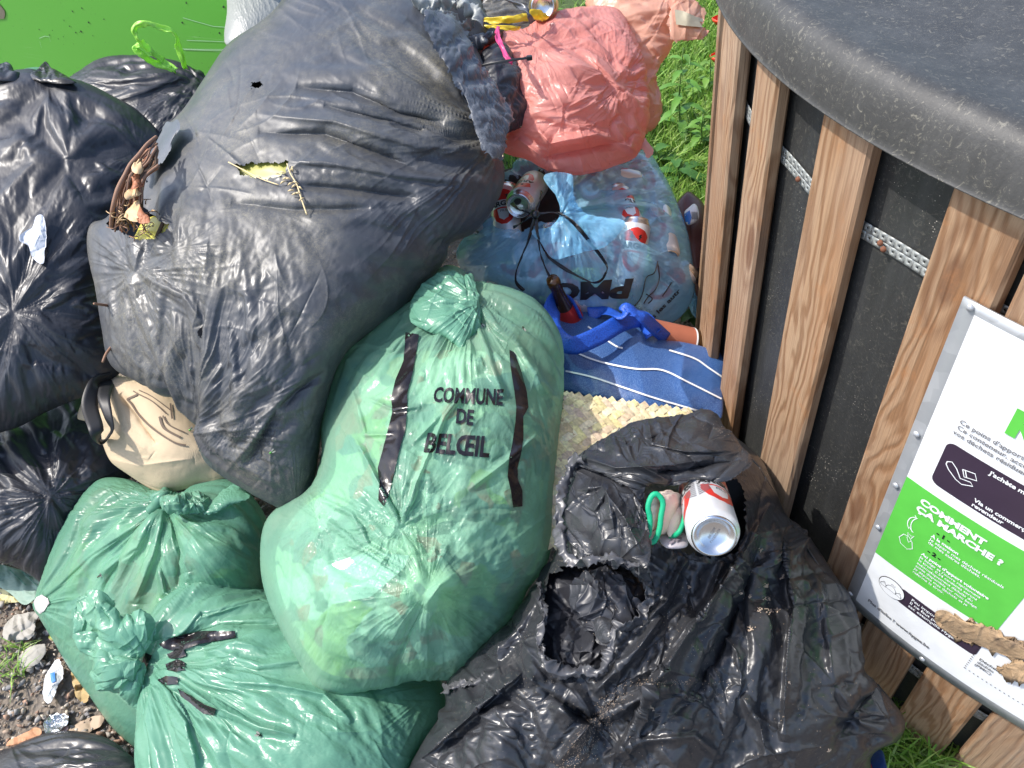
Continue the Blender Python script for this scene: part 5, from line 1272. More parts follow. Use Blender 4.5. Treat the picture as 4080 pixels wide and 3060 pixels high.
dv = dirpx(1400, 722, 1.60, 1520, 748, 1.63); Mx = Vector(dv).to_track_quat('Z', 'Y').to_matrix(); L = float(np.linalg.norm(dv))
V, F = lathe([(.001, 0), (.0325, 0), (.034, .006), (.034, L - .01), (.032, L - .002), (.026, L), (.02, L - .006), (.001, L - .008)], 36); link('glass', place(V, at(1400 * K, 722 * K, 1.63), Mx), F, M_BROWN, ob)
V, F = lathe([(.0346, .002), (.0346, L * .76)], 36); link('label', place(V, at(1400 * K, 722 * K, 1.63), Mx), F, plain('orange red label', (.42, .14, .08), .5), ob)
V, F = lathe([(.0349, L * .745), (.0349, L * .775)], 36); link('label_edge', place(V, at(1400 * K, 722 * K, 1.63), Mx), F, M_WHITE, ob)

# ------------------------------------------------------------------ woven mat
def weave():
    a = at(1220 * K, 846 * K, 1.385); b = at(1490 * K, 920 * K, 1.39); c = at(1206 * K, 1190 * K, 1.235)
    ex_, ey = b - a, c - a; lx, ly = np.linalg.norm(ex_), np.linalg.norm(ey); ex_ /= lx; ey /= ly; nn = np.cross(ex_, ey); nn /= np.linalg.norm(nn)
    if nn @ (CAMP - a) < 0: nn = -nn
    root = empty('woven_mat', a, 'pale woven palm strip mat standing behind the torn black bag', 'mat'); pitch = .0125; V = []; F = []; C = []
    rg = np.random.default_rng(3); D = lx + ly
    for fam in (0, 1):
        e1 = (ex_ + ey) / math.sqrt(2) if fam == 0 else (ex_ - ey) / math.sqrt(2); e2 = (ex_ - ey) / math.sqrt(2) if fam == 0 else (ex_ + ey) / math.sqrt(2)
        nS = int(D / pitch)
        for i in range(-nS, nS):
            col = np.array([.86, .74, .46]) * rg.uniform(.75, 1.12) * np.array([1, rg.uniform(.9, 1.04), rg.uniform(.75, 1.1)])
            prev = None
            for j in range(-4 * nS, 4 * nS + 1):
                t = j * pitch / 4; p0 = (i + .5) * pitch * e2 + t * e1; u, v = p0 @ ex_, p0 @ ey
                if not (-.0 <= u <= lx and 0 <= v <= ly): prev = None; continue
                jj = math.floor(t / pitch); up = (((jj - i) if fam == 0 else (jj - i + 2)) % 4) < 2
                hh = .0005 if up else -.0010
                b0 = len(V); w_ = pitch * .49
                for s_, z in ((-1, 0), (0, .0005), (1, 0)): V.append(a + p0 + e2 * s_ * w_ + nn * (hh + z)); C.append(col * (1 + .12 * rg.standard_normal()))
                if prev is not None:
                    F += [[prev, prev + 1, b0 + 1, b0], [prev + 1, prev + 2, b0 + 2, b0 + 1]]
                prev = b0
    o = link('weave', np.array(V), F, attr_mat('palm strip', .6), root); vcol(o, np.clip(np.array(C), 0, 1))
    bk = [a - nn * .004, a + ex_ * lx - nn * .004, a + ex_ * lx + ey * ly - nn * .004, a + ey * ly - nn * .004]; o = link('backing', np.array(bk), [(0, 1, 2, 3)], plain('mat back', (.60, .52, .34), .8), root); m = o.modifiers.new('t', 'SOLIDIFY'); m.thickness = .003
weave()

# ------------------------------------------------------------------ cloth bag
def cloth(name, col):
    m = NT(name, .8); v = m.pos(rot=(.5, .3, .9)); c = m.mix(m.noise(4, 4), tuple(np.array(col) * .85), tuple(np.minimum(np.array(col) * 1.1, 1))); m.set('Base Color', c)
    wv = m.n('ShaderNodeTexWave'); wv.inputs['Scale'].default_value = 260; m.l(v, wv.inputs['Vector']); m.set('Normal', m.bump(wv.outputs['Fac'], .25, .0006)); return m.m
M_CLOTH = cloth('beige cotton', (.56, .44, .29))
cb, _ = make_bag('cloth_bag', M_CLOTH, 'beige cotton carrier bag with brown printed lines and a black handle', 'cloth bag', key='cloth',
    o=[(168, 905), (178, 868), (200, 838), (225, 815), (280, 815), (340, 830), (420, 880), (450, 930), (480, 990), (500, 1030), (450, 1052), (400, 1058), (350, 1066), (310, 1048), (270, 1018), (240, 998), (222, 960), (215, 925), (203, 906)], c=(1, 6, 9, 14), d=[(180, 880, 1.68), (420, 880, 1.62), (490, 1040, 1.58), (240, 1000, 1.66)],
    bulge=.10, back=.08, n=260, lim=.03, ex=.004, crum=.014, crs=140, cra=50, crk=1.8, k_in=.004, its=(140, 90, 40), stiff=.7, seed=81, rough=.006, dirs=[(330, 880, 60, 60, .05), (210, 880, 35, 80, .10)],
    strokes=[([(235, 830), (265, 930), (330, 985)], 12, .018), ([(260, 850), (300, 900), (340, 960)], 9, -.016), ([(225, 985), (300, 1005), (420, 990)], 10, .012), ([(180, 880), (205, 870), (222, 850)], 8, .010)])
M_BPR = cloth('brown print', (.15, .11, .08))
def pline(root, key, mat, pts, wd, nm='printed_line', lift=.002):
    P = resample(spline(pts, False, 5), 40); T = np.gradient(P, axis=0); T /= np.linalg.norm(T, axis=1, keepdims=True); N = np.stack([-T[:, 1], T[:, 0]], -1) * wd
    patch(nm, [tuple(q) for q in np.vstack([P + N / 2, (P - N / 2)[::-1]])], key, mat, root, 12, lift)
for pl, w_ in (([(275, 862), (285, 872), (300, 895), (330, 925), (375, 955), (402, 962)], 4), ([(275, 862), (292, 855), (297, 852)], 4), ([(288, 845), (300, 852), (330, 868), (360, 895)], 2.5), ([(300, 843), (330, 858), (370, 888)], 2), ([(345, 900), (355, 925), (390, 945)], 5), ([(352, 898), (365, 918), (400, 935)], 3), ([(368, 872), (372, 905)], 4)): pline(cb, 'cloth', M_BPR, pl, w_)
M_HAND = plain('black webbing handle', (.02, .02, .022), .5)
ribbon('handle', onz([(240, 820, .004), (226, 830, .02), (216, 850, .035), (208, 880, .035), (206, 920, .03), (212, 945, .02), (226, 952, .015), (240, 945, .02), (251, 925, .02), (246, 895, .025), (238, 860, .025), (236, 822, .004)], 'cloth'), [.030, .032, .032, .030, .026, .014, .02, .016, .018, .024, .028], M_HAND, cb, twist=[40, 30, 10, 0, 10, 60, 70, 80, 40, 20, 10], curl=.05, thick=.0018, k=7)

# ------------------------------------------------------------------ lower left green sack
GG = 'green municipal rubbish bags'
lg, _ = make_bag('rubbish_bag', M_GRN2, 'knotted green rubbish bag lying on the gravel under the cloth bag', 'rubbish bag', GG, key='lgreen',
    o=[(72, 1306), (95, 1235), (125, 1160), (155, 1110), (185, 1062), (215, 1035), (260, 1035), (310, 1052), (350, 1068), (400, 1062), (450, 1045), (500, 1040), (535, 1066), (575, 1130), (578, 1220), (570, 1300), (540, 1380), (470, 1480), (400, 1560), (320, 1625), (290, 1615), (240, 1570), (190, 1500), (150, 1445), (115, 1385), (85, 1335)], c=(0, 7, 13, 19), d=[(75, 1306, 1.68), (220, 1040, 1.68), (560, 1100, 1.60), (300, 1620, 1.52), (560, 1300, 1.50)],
    bulge=.17, power=.45, back=.03, n=360, lim=.04, ex=.004, crum=.007, crs=110, k_in=.002, its=(260, 200, 60, 12), stiff=.45, seed=91, creases=90, rays_=[(357, 1090, 60, 25, 260, .006), (80, 1306, 40, 10, 150, .003)], gathers=[(357, 1090, 200, .22), (80, 1306, 60, .06)], lumps=[(450, 1190, 90, 80, 0, .05)],
    strokes=[([(80, 1308), (200, 1200), (340, 1100)], 7, .016), ([(190, 1070), (150, 1180), (90, 1290)], 9, .014), ([(357, 1090), (300, 1180), (215, 1240)], 8, .018), ([(357, 1095), (330, 1200), (290, 1300)], 8, .02), ([(345, 1220), (355, 1280), (395, 1300), (410, 1260)], 5, .018), ([(290, 1160), (230, 1260), (205, 1340)], 7, -.014), ([(360, 1090), (390, 1180), (385, 1270)], 7, -.016)])
make_bag('x', M_GRN3, root=lg, part='knot', closed=True, back=.02, key='lknot', o=[(345, 1085), (352, 1072), (368, 1068), (385, 1075), (400, 1070), (420, 1062), (440, 1066), (460, 1085), (455, 1095), (430, 1108), (400, 1112), (375, 1105), (355, 1098)], c=(1, 5, 8, 11), d=[(350, 1080, 1.465), (450, 1070, 1.49), (400, 1110, 1.45)], bulge=.03, n=140, lim=.02, ex=.04, crum=.022, crs=30, creases=40, crease_amp=.005, crease_len=110, k_in=.002, its=(120, 80, 15), stiff=.4, seed=92)
make_bag('x', M_GRN3, root=lg, part='knot_ear', closed=False, flat=True, crum=.010, crs=40, o=[(455, 1085), (480, 1062), (505, 1045), (520, 1060), (540, 1075), (500, 1090), (470, 1105), (440, 1108)], c=(0, 2, 4, 6), d=[(455, 1085, 1.475), (520, 1050, 1.50), (470, 1105, 1.455)], bulge=.012, n=70, lim=.012, ex=.10, its=(60, 40), seed=93, ragged=4)
tube('twisted_neck', [on('lgreen', x, y, l) for x, y, l in ((325, 1105, .004), (340, 1095, .012), (350, 1085, .024), (352, 1076, .026), (345, 1075, .02), (340, 1085, .012))], [.010, .011, .009, .008], M_GRN3, lg, 10)
ws_ = plain('clear whitish window', (.62, .58, .58), .2)
patch('pale_patch', [(74, 1300), (80, 1290), (92, 1284), (104, 1292), (108, 1302), (98, 1318), (88, 1326), (78, 1316)], 'lgreen', ws_, lg, 14, .003)

# ------------------------------------------------------------------ main green sack
mg, _ = make_bag('rubbish_bag', M_GRN, 'full green rubbish bag in the centre with black printed words and two black bands', 'rubbish bag', GG, key='mgreen',
    o=[(880, 655), (905, 610), (960, 582), (1010, 592), (1045, 625), (1100, 640), (1150, 660), (1195, 710), (1214, 775), (1218, 850), (1206, 960), (1196, 1060), (1195, 1150), (1180, 1220), (1140, 1275), (1110, 1340), (1060, 1400), (1000, 1465), (900, 1470), (800, 1492), (720, 1500), (675, 1492), (650, 1440), (610, 1370), (575, 1290), (562, 1220), (568, 1140), (600, 1095), (670, 1050), (694, 980), (692, 900), (715, 820), (755, 740), (810, 700)],
    c=(2, 8, 17, 25), d=[(960, 590, 1.52), (1210, 780, 1.44), (1195, 1150, 1.30), (700, 1490, 1.24), (570, 1200, 1.36), (750, 740, 1.50)],
    bulge=.21, power=.43, back=.12, n=440, lim=.035, ex=.003, k_in=.003, its=(220, 220, 70, 12), stiff=.45, crum=.0045, crs=85, seed=101, rough=.003, creases=200, rays_=[(1010, 640, 90, 40, 260, .005), (925, 1275, 70, 40, 240, .0035), (865, 1138, 70, 10, 170, .005), (700, 1130, 40, 10, 130, .003)],
    gathers=[(1000, 620, 260, .20), (925, 1275, 150, .14), (865, 1135, 110, .10), (650, 1490, 90, .10)], dirs=[(770, 1240, 110, 20, .12), (1110, 1180, 90, -40, .06), (900, 1030, 110, 55, .08), (1150, 1000, 70, 80, .06), (830, 1440, 150, 70, .06)],
    lumps=[(930, 1285, 120, 90, -30, .045), (850, 1000, 150, 200, 0, .015), (720, 1330, 120, 120, 0, .03)],
    strokes=[([(915, 1310), (950, 1265), (985, 1240)], 14, .022), ([(865, 1140), (800, 1010), (770, 950)], 5, .014), ([(865, 1140), (900, 1040), (960, 900), (1000, 850)], 5, .013), ([(870, 1130), (830, 1060), (790, 960)], 4, -.010), ([(790, 860), (850, 885), (910, 880)], 5, .012), ([(760, 830), (790, 940), (860, 940)], 5, .010), ([(890, 960), (960, 890), (985, 850)], 5, .010), ([(690, 1075), (760, 1110), (800, 1180), (880, 1230)], 5, .012), ([(700, 1120), (780, 1180), (880, 1250)], 4, .010), ([(1040, 680), (1120, 750), (1180, 850)], 7, .014), ([(1030, 690), (1060, 790), (1090, 860)], 6, .012), ([(1010, 1060), (1090, 1000), (1160, 940)], 6, .010), ([(920, 1290), (860, 1420), (850, 1480)], 9, -.012), ([(740, 760), (800, 745), (850, 760), (880, 720)], 8, .014)])
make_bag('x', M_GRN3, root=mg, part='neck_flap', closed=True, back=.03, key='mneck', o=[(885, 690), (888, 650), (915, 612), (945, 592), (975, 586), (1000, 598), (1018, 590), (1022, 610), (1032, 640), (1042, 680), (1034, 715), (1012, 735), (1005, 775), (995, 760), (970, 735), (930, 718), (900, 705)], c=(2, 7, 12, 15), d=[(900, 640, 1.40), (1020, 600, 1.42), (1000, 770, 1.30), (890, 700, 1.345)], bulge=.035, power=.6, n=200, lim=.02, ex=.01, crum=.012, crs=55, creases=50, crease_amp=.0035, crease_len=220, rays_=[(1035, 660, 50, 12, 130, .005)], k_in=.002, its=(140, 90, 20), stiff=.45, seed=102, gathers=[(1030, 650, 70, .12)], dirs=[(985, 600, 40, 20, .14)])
def waste(key, o, dz, lab, sd, n=150):
    m = len(o); d_ = [(x, y, zs(key, x, y, dz)) for x, y in o]
    ctr = (sum(p[0] for p in o) / m, sum(p[1] for p in o) / m)
    inner = [(ctr[0] + (x - ctr[0]) * f, ctr[1] + (y - ctr[1]) * f) for f in (.5, .8) for x, y in o]
    r_, ob = make_bag('household_waste', waste_mat('mixed waste %d' % sd, sd), lab, 'waste', closed=False, flat=True, part='contents', o=o, c=(0, m // 4, m // 2, 3 * m // 4), d=[(ctr[0], ctr[1], 1.3), (ctr[0] + 9, ctr[1], 1.3), (ctr[0], ctr[1] + 9, 1.3)], bulge=0, n=n, lim=.001, ex=0, its=(2, 2), seed=sd)
    # lay it just under the film
    me = ob.data; co = np.empty(len(me.vertices) * 3); me.vertices.foreach_get('co', co); P = co.reshape(-1, 3) + np.array(r_.location)
    px, _ = to_px(P)
    for i in range(len(P)):
        h = hit(key, px[i, 0], px[i, 1], 0.0)
        if h is not None:
            v = h - CAMP; L = np.linalg.norm(v); P[i] = h + v / L * (dz + .010 * (1 + fbm(px[i:i + 1, 0] / 70, px[i:i + 1, 1] / 70, sd, 2)[0]))
    me.vertices.foreach_set('co', (P - np.array(r_.location)).ravel()); me.update()
waste('mgreen', [(760, 790), (900, 760), (1050, 760), (1170, 800), (1190, 950), (1170, 1150), (1100, 1290), (1000, 1410), (850, 1460), (700, 1450), (620, 1320), (595, 1200), (640, 1110), (720, 1030), (725, 900)], .010, 'mixed pale household waste showing faintly through the central green bag', 7)
waste('lgreen', [(230, 1120), (350, 1120), (480, 1100), (545, 1140), (555, 1260), (480, 1380), (360, 1480), (250, 1500), (160, 1400), (140, 1290), (170, 1180)], .014, 'mixed household waste showing faintly through the knotted green bag on the gravel', 9, 100)
cp, _ = make_bag('food_carton', plain('white glossy carton', (.85, .86, .84), .3), 'white rectangular carton pressed against the inside of the central green bag', 'carton', closed=False, flat=True, part='sheet', sp=False, o=[(705, 1222), (790, 1192), (885, 1200), (872, 1228), (800, 1290), (716, 1306)], c=(0, 2, 3, 5), d=[(x, y, zs('mgreen', x, y, .006)) for x, y in ((712, 1225), (880, 1205), (800, 1285), (720, 1300), (800, 1240))], bulge=0, n=40, lim=.001, ex=0, its=(2, 2), seed=144)
G2 = ['mgreen', 'mneck']
for pl in ([(876, 718), (905, 723), (898, 770), (893, 800), (880, 850), (880, 880), (876, 930), (866, 960), (850, 1030), (838, 1075), (830, 1094), (818, 1080), (820, 1050), (817, 1010), (828, 970), (838, 930), (848, 890), (845, 860), (855, 820), (872, 780)], [(1100, 756), (1112, 762), (1125, 800), (1133, 830), (1138, 850), (1141, 880), (1130, 900), (1130, 950), (1124, 985), (1118, 1010), (1118, 1035), (1128, 1060), (1128, 1094), (1108, 1096), (1103, 1060), (1096, 1030), (1098, 1000), (1106, 960), (1113, 910), (1115, 880), (1110, 840), (1102, 790)]):
    patch('black_band', pl, 'mgreen', M_BAND, mg, 9, .0017)
print_text('lettering', 'COMMUNE', [(1724, 1604), (2002, 1618), (1733, 1542), (2006, 1550)], 'mgreen', M_BAND, mg, .035, .12, .0016)
print_text('lettering', 'DE', [(1816, 1688), (1884, 1697), (1822, 1628), (1890, 1634)], 'mgreen', M_BAND, mg, .035, .12, .0016)
print_text('lettering', 'BELŒIL', [(1688, 1803), (1948, 1824), (1704, 1724), (1956, 1740)], 'mgreen', M_BAND, mg, .035, .12, .0016)

# ------------------------------------------------------------------ bottom green sack with tied ruffle
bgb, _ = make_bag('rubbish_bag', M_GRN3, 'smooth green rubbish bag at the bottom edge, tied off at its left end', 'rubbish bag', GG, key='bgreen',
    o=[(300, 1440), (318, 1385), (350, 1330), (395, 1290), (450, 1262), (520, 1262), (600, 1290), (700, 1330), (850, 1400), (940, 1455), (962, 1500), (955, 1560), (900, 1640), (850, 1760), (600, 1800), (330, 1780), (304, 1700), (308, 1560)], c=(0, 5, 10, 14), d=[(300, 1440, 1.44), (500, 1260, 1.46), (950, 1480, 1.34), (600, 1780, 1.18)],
    bulge=.18, power=.45, back=.05, n=360, lim=.04, ex=.004, crum=.008, crs=130, k_in=.002, its=(240, 200, 60, 12), stiff=.45, seed=111, creases=110, rays_=[(318, 1430, 90, 25, 330, .006), (950, 1480, 40, 20, 200, .003)], gathers=[(318, 1430, 300, .20)], dirs=[(480, 1290, 110, 10, .16), (420, 1560, 140, 60, .12), (800, 1550, 90, 60, .08)],
    strokes=[([(330, 1420), (440, 1330), (560, 1300), (700, 1320)], 7, .016), ([(335, 1400), (480, 1350), (640, 1350)], 6, -.012), ([(330, 1450), (400, 1560), (430, 1680)], 8, .02), ([(350, 1450), (470, 1530), (560, 1570), (640, 1590)], 8, .018), ([(440, 1400), (560, 1440), (700, 1420)], 8, .010), ([(420, 1470), (600, 1480), (700, 1500), (760, 1560)], 8, .014), ([(310, 1480), (330, 1600), (340, 1700)], 6, .012)])
for k, (pl, zz) in enumerate([([(160, 1335), (168, 1305), (190, 1278), (215, 1275), (240, 1295), (245, 1325), (262, 1335), (275, 1350), (250, 1380), (215, 1400), (190, 1390), (165, 1372)], 1.345), ([(205, 1325), (222, 1300), (245, 1318), (268, 1335), (300, 1322), (328, 1335), (336, 1360), (322, 1395), (305, 1420), (280, 1435), (245, 1440), (215, 1420), (212, 1385), (222, 1350)], 1.315), ([(160, 1372), (200, 1365), (240, 1385), (262, 1430), (300, 1425), (314, 1445), (308, 1480), (308, 1520), (285, 1528), (262, 1500), (235, 1490), (210, 1475), (205, 1440), (175, 1400)], 1.325), ([(200, 1448), (240, 1425), (290, 1425), (300, 1440), (262, 1470), (225, 1490), (200, 1470)], 1.30)]):
    make_bag('x', M_GRN3, root=bgb, part='ruffle', closed=False, flat=True, crum=.020, crs=58, o=pl, c=(1, len(pl) // 4 + 1, len(pl) // 2 + 1, 3 * len(pl) // 4 + 1), d=[(160, 1330, zz + .03), (320, 1340, zz + .02), (300, 1500, zz), (200, 1480, zz + .02)], bulge=.03, n=150, lim=.03, ex=.04, k_in=.001, its=(160, 100, 15), stiff=.45, seed=112 + k, ragged=3, creases=40, crease_amp=.004, crease_len=120, gathers=[(312, 1425, 90, .16)])
for pl in ([(345, 1392), (370, 1378), (400, 1368), (440, 1364), (508, 1364), (510, 1378), (470, 1385), (430, 1392), (400, 1402), (375, 1405), (355, 1400)], [(362, 1412), (398, 1400), (402, 1418), (378, 1424), (365, 1422)], [(358, 1436), (385, 1424), (400, 1432), (400, 1448), (378, 1450), (362, 1448)], [(340, 1470), (360, 1460), (385, 1463), (384, 1478), (352, 1480)], [(385, 1486), (410, 1500), (440, 1520), (468, 1530), (464, 1546), (440, 1542), (415, 1522), (392, 1504)], [(304, 1440), (316, 1410), (330, 1416), (322, 1432), (312, 1456)]): patch('black_band', pl, ['bgreen'], M_BAND, bgb, 8, .003)

# bottom-left black sack
make_bag('bin_bag', M_BLK2, 'black bin bag cut off by the bottom left corner, lying flat on the gravel', 'bin bag', 'black bin bags heaped on the left', key='corner',
    o=[(-200, 1680), (0, 1622), (60, 1600), (110, 1585), (165, 1583), (220, 1592), (265, 1618), (305, 1660), (320, 1740), (-180, 1800)], c=(0, 6, 8, 9), d=[(-60, 1650, 1.56), (290, 1640, 1.46), (100, 1750, 1.45)], bulge=.10, back=.02, n=220, lim=.03, ex=.01, crum=.008, crs=90, k_in=.002, its=(200, 140, 30), stiff=.4, seed=121, creases=60, dirs=[(180, 1630, 130, 10, .14)])

# ------------------------------------------------------------------ torn black sack, lower right
OPEN = [(1388, 1062), (1402, 1046), (1440, 1040), (1480, 1034), (1540, 1034), (1592, 1040), (1602, 1080), (1602, 1150), (1590, 1195), (1540, 1206), (1490, 1196), (1452, 1184), (1412, 1178), (1398, 1130)]
POCK = [(1182, 1255), (1230, 1225), (1300, 1218), (1360, 1232), (1396, 1262), (1398, 1300), (1372, 1340), (1320, 1362), (1316, 1400), (1300, 1436), (1250, 1448), (1196, 1440), (1172, 1400), (1178, 1330)]
br, _ = make_bag('bin_bag', M_BLK2, 'torn open black bag dusted with pale crumbs in front of the slatted container', 'bin bag', 'black bin bags heaped in the middle', key='br', holes=[OPEN, POCK], jit=12,
    o=[(1212, 1110), (1222, 1040), (1245, 990), (1300, 952), (1350, 928), (1420, 905), (1500, 895), (1532, 892), (1562, 922), (1612, 962), (1650, 1000), (1680, 1070), (1705, 1130), (1760, 1190), (1800, 1250), (1840, 1310), (1852, 1370), (1862, 1430), (1882, 1470), (1925, 1510), (1955, 1560), (1940, 1600), (1880, 1640), (1870, 1780), (1300, 1820), (820, 1800), (860, 1700), (915, 1600), (960, 1530), (962, 1480), (1010, 1430), (1060, 1380), (1110, 1330), (1150, 1270), (1195, 1220)],
    c=(2, 10, 23, 25), d=[(1240, 1000, 1.36), (1600, 950, 1.40), (1800, 1250, 1.26), (1950, 1560, 1.22), (900, 1620, 1.24), (1400, 1800, 1.12), (1150, 1270, 1.30)],
    bulge=.24, power=.40, back=.10, n=520, lim=.045, ex=.002, crum=.034, crs=150, cra=-60, crk=1.6, k_in=.002, its=(260, 240, 80, 14), stiff=.45, seed=131, rough=.008, creases=150, crease_amp=.0065, crease_len=560, crease_w=1.7,
    gathers=[(1620, 1240, 120, .10), (1230, 1490, 150, .08), (1060, 1560, 130, .10)], dirs=[(1500, 1450, 230, -58, .10), (1700, 1350, 180, 82, .09), (1120, 1560, 150, 40, .10), (1850, 1540, 90, 0, .10), (1400, 1300, 100, 60, .12)],
    lumps=[(1540, 1150, 120, 110, 0, .02), (1250, 1560, 120, 90, 0, .02), (1500, 1600, 260, 120, 0, -.02)],
    strokes=[([(1660, 1090), (1600, 1210), (1500, 1350), (1420, 1470), (1330, 1640)], 20, .045, 's'), ([(1645, 1160), (1600, 1290), (1560, 1400), (1500, 1500)], 16, -.035), ([(1560, 920), (1640, 1010), (1720, 1150), (1810, 1290)], 7, .022, 's'), ([(1690, 1160), (1715, 1300), (1700, 1440), (1690, 1600)], 18, .035, 's'), ([(1760, 1240), (1790, 1380), (1800, 1480)], 12, .022), ([(1060, 1420), (1130, 1350), (1180, 1270)], 10, .02), ([(900, 1650), (1000, 1560), (1090, 1480), (1130, 1455)], 14, .035, 's'), ([(1130, 1455), (1190, 1500), (1240, 1560)], 14, .03), ([(1150, 1470), (1240, 1540), (1310, 1560)], 9, -.03), ([(1280, 1500), (1380, 1400), (1430, 1330)], 9, .024), ([(1200, 1650), (1280, 1560), (1400, 1500), (1460, 1480)], 10, .022), ([(1600, 1500), (1640, 1560), (1660, 1650)], 9, .018), ([(1800, 1480), (1860, 1560), (1920, 1580)], 8, .02), ([(1480, 1210), (1440, 1300), (1400, 1340)], 7, .02), ([(1560, 1215), (1530, 1300), (1450, 1400)], 7, .018), ([(1890, 1480), (1850, 1530), (1800, 1600)], 9, -.016), ([(1300, 1640), (1380, 1600), (1500, 1590), (1560, 1640)], 9, .016)])
col, _ = None, make_bag('x', M_BLK2, root=br, part='folded_collar', closed=False, flat=True, crum=.020, crs=75, cra=10, crk=1.6, key='collar', o=[(1240, 1000), (1262, 975), (1300, 955), (1340, 930), (1400, 908), (1470, 898), (1530, 890), (1560, 920), (1600, 965), (1625, 1000), (1600, 1025), (1560, 1042), (1500, 1036), (1450, 1048), (1405, 1042), (1380, 1062), (1345, 1050), (1300, 1020), (1262, 1010)], c=(1, 6, 9, 15), d=[(1260, 970, 1.135), (1540, 895, 1.15), (1600, 1020, 1.05), (1380, 1060, 1.01)], bulge=.035, power=.35, n=260, lim=.03, ex=.02, k_in=.002, its=(160, 120, 30), stiff=.45, seed=132, creases=60, crease_amp=.003, ragged=5,
    strokes=[([(1400, 915), (1410, 960), (1480, 975), (1600, 975)], 8, .024), ([(1250, 985), (1330, 1010), (1440, 1005), (1540, 990)], 8, .022), ([(1340, 930), (1370, 1000), (1450, 1040)], 7, .016), ([(1420, 1020), (1500, 1010), (1600, 1000)], 6, -.016)])
make_bag('x', M_BLK2, root=br, part='left_flap', closed=False, flat=True, crum=.016, crs=75, key='lflap', o=[(1225, 1045), (1243, 1005), (1270, 1000), (1310, 1020), (1350, 1048), (1378, 1075), (1392, 1110), (1402, 1150), (1404, 1195), (1396, 1228), (1380, 1225), (1362, 1210), (1330, 1205), (1300, 1200), (1270, 1205), (1245, 1210), (1232, 1190), (1222, 1150), (1214, 1100)], c=(1, 5, 9, 16), d=[(1240, 1010, 1.12), (1370, 1070, 1.03), (1400, 1200, .975), (1230, 1200, 1.03)], bulge=.03, power=.35, n=240, lim=.03, ex=.02, k_in=.002, its=(160, 120, 30), stiff=.45, seed=133, creases=50, crease_amp=.003, ragged=6, strokes=[([(1245, 1060), (1300, 1050), (1350, 1120), (1390, 1200)], 9, .02), ([(1280, 1110), (1310, 1060), (1330, 1160)], 9, .018)])
M_EDGE = film_black('stretched pale torn edge', (.048, .048, .052), .32, seed=6)
def torn(pts, wd, ru, sd, z_off=.011, key=('lflap', 'collar', 'br'), mat=None, tw=(0, 40, -20, 50, 10)):
    P = []
    for p in pts:
        if len(p) > 2: P.append(at(p[0] * K, p[1] * K, p[2])); continue
        h = hit(list(key), p[0] * K, p[1] * K, z_off); P.append(h if h is not None else at(p[0] * K, p[1] * K, 1.1))
    ribbon('torn_rim', P, [q * .75 for q in wd] if hasattr(wd, '__len__') else wd, mat or M_EDGE, br, twist=list(tw), ruffle=ru * 1.3, wj=1.1, thick=.0005, seed=sd, nx=10, k=18, curl=.3)
torn([(1262, 990), (1240, 1010), (1228, 1050), (1218, 1090), (1214, 1130), (1222, 1165), (1232, 1195), (1246, 1210)], .012, .009, 1)
torn([(1246, 1212), (1262, 1206), (1300, 1200), (1330, 1202), (1362, 1212), (1385, 1222)], [.010, .015, .014, .015, .010], .010, 2)
torn([(1385, 1222), (1404, 1250), (1408, 1290), (1392, 1330), (1360, 1350), (1326, 1362)], [.012, .015, .018, .018, .015], .010, 3)
torn([(1326, 1362), (1324, 1390), (1314, 1420), (1290, 1442), (1250, 1452), (1205, 1446), (1180, 1420), (1172, 1390)], [.010, .012, .016, .022, .022, .016, .010], .010, 4)
torn([(1168, 1262), (1172, 1300), (1182, 1330), (1176, 1370), (1172, 1400)], [.008, .012, .010, .012, .010], .008, 5)
torn([(1245, 1012, 1.10), (1275, 975, 1.12), (1310, 955, 1.13), (1345, 935, 1.135)], .010, .012, 6)
torn([(958, 1490, 1.16), (985, 1478, 1.13), (1020, 1478, 1.11), (1050, 1462, 1.10)], .012, .009, 7)
make_bag('x', M_BLK, root=br, part='pocket_lining', closed=False, flat=True, crum=.022, crs=60, creases=50, crease_amp=.004, o=[(1165, 1240), (1230, 1205), (1310, 1200), (1405, 1225), (1415, 1310), (1370, 1360), (1330, 1410), (1300, 1455), (1190, 1460), (1155, 1400)], c=(0, 3, 5, 8), d=[(x, y, zs('br', x, y, .055)) for x, y in ((1180, 1260), (1300, 1230), (1390, 1280), (1300, 1420), (1200, 1420))], bulge=.01, n=160, lim=.02, ex=.02, its=(100, 60, 20), seed=137)
# crushed film inside the pocket
make_bag('x', M_BLK, root=br, part='crumpled_inside', closed=False, flat=True, crum=.05, crs=85, creases=60, crease_amp=.006, o=[(1262, 1262), (1320, 1238), (1378, 1262), (1396, 1310), (1352, 1352), (1310, 1372), (1272, 1352), (1250, 1310)], c=(0, 2, 4, 6), d=[(x, y, zs('br', x, y, .035)) for x, y in ((1270, 1260), (1380, 1280), (1280, 1350))], bulge=.03, n=200, lim=.05, ex=.04, k_in=.001, its=(160, 120, 20), stiff=.45, seed=135)
make_bag('x', M_BLK2, root=br, part='inner_sheet', closed=False, flat=True, crum=.008, crs=50, o=[(1283, 1345), (1300, 1330), (1350, 1365), (1345, 1385), (1342, 1405), (1310, 1395), (1290, 1385)], c=(0, 2, 4, 6), d=[(x, y, zs('br', x, y, .012)) for x, y in ((1285, 1345), (1350, 1370), (1300, 1400))], bulge=.01, n=80, lim=.012, ex=.06, its=(60, 40), seed=136, ragged=4)
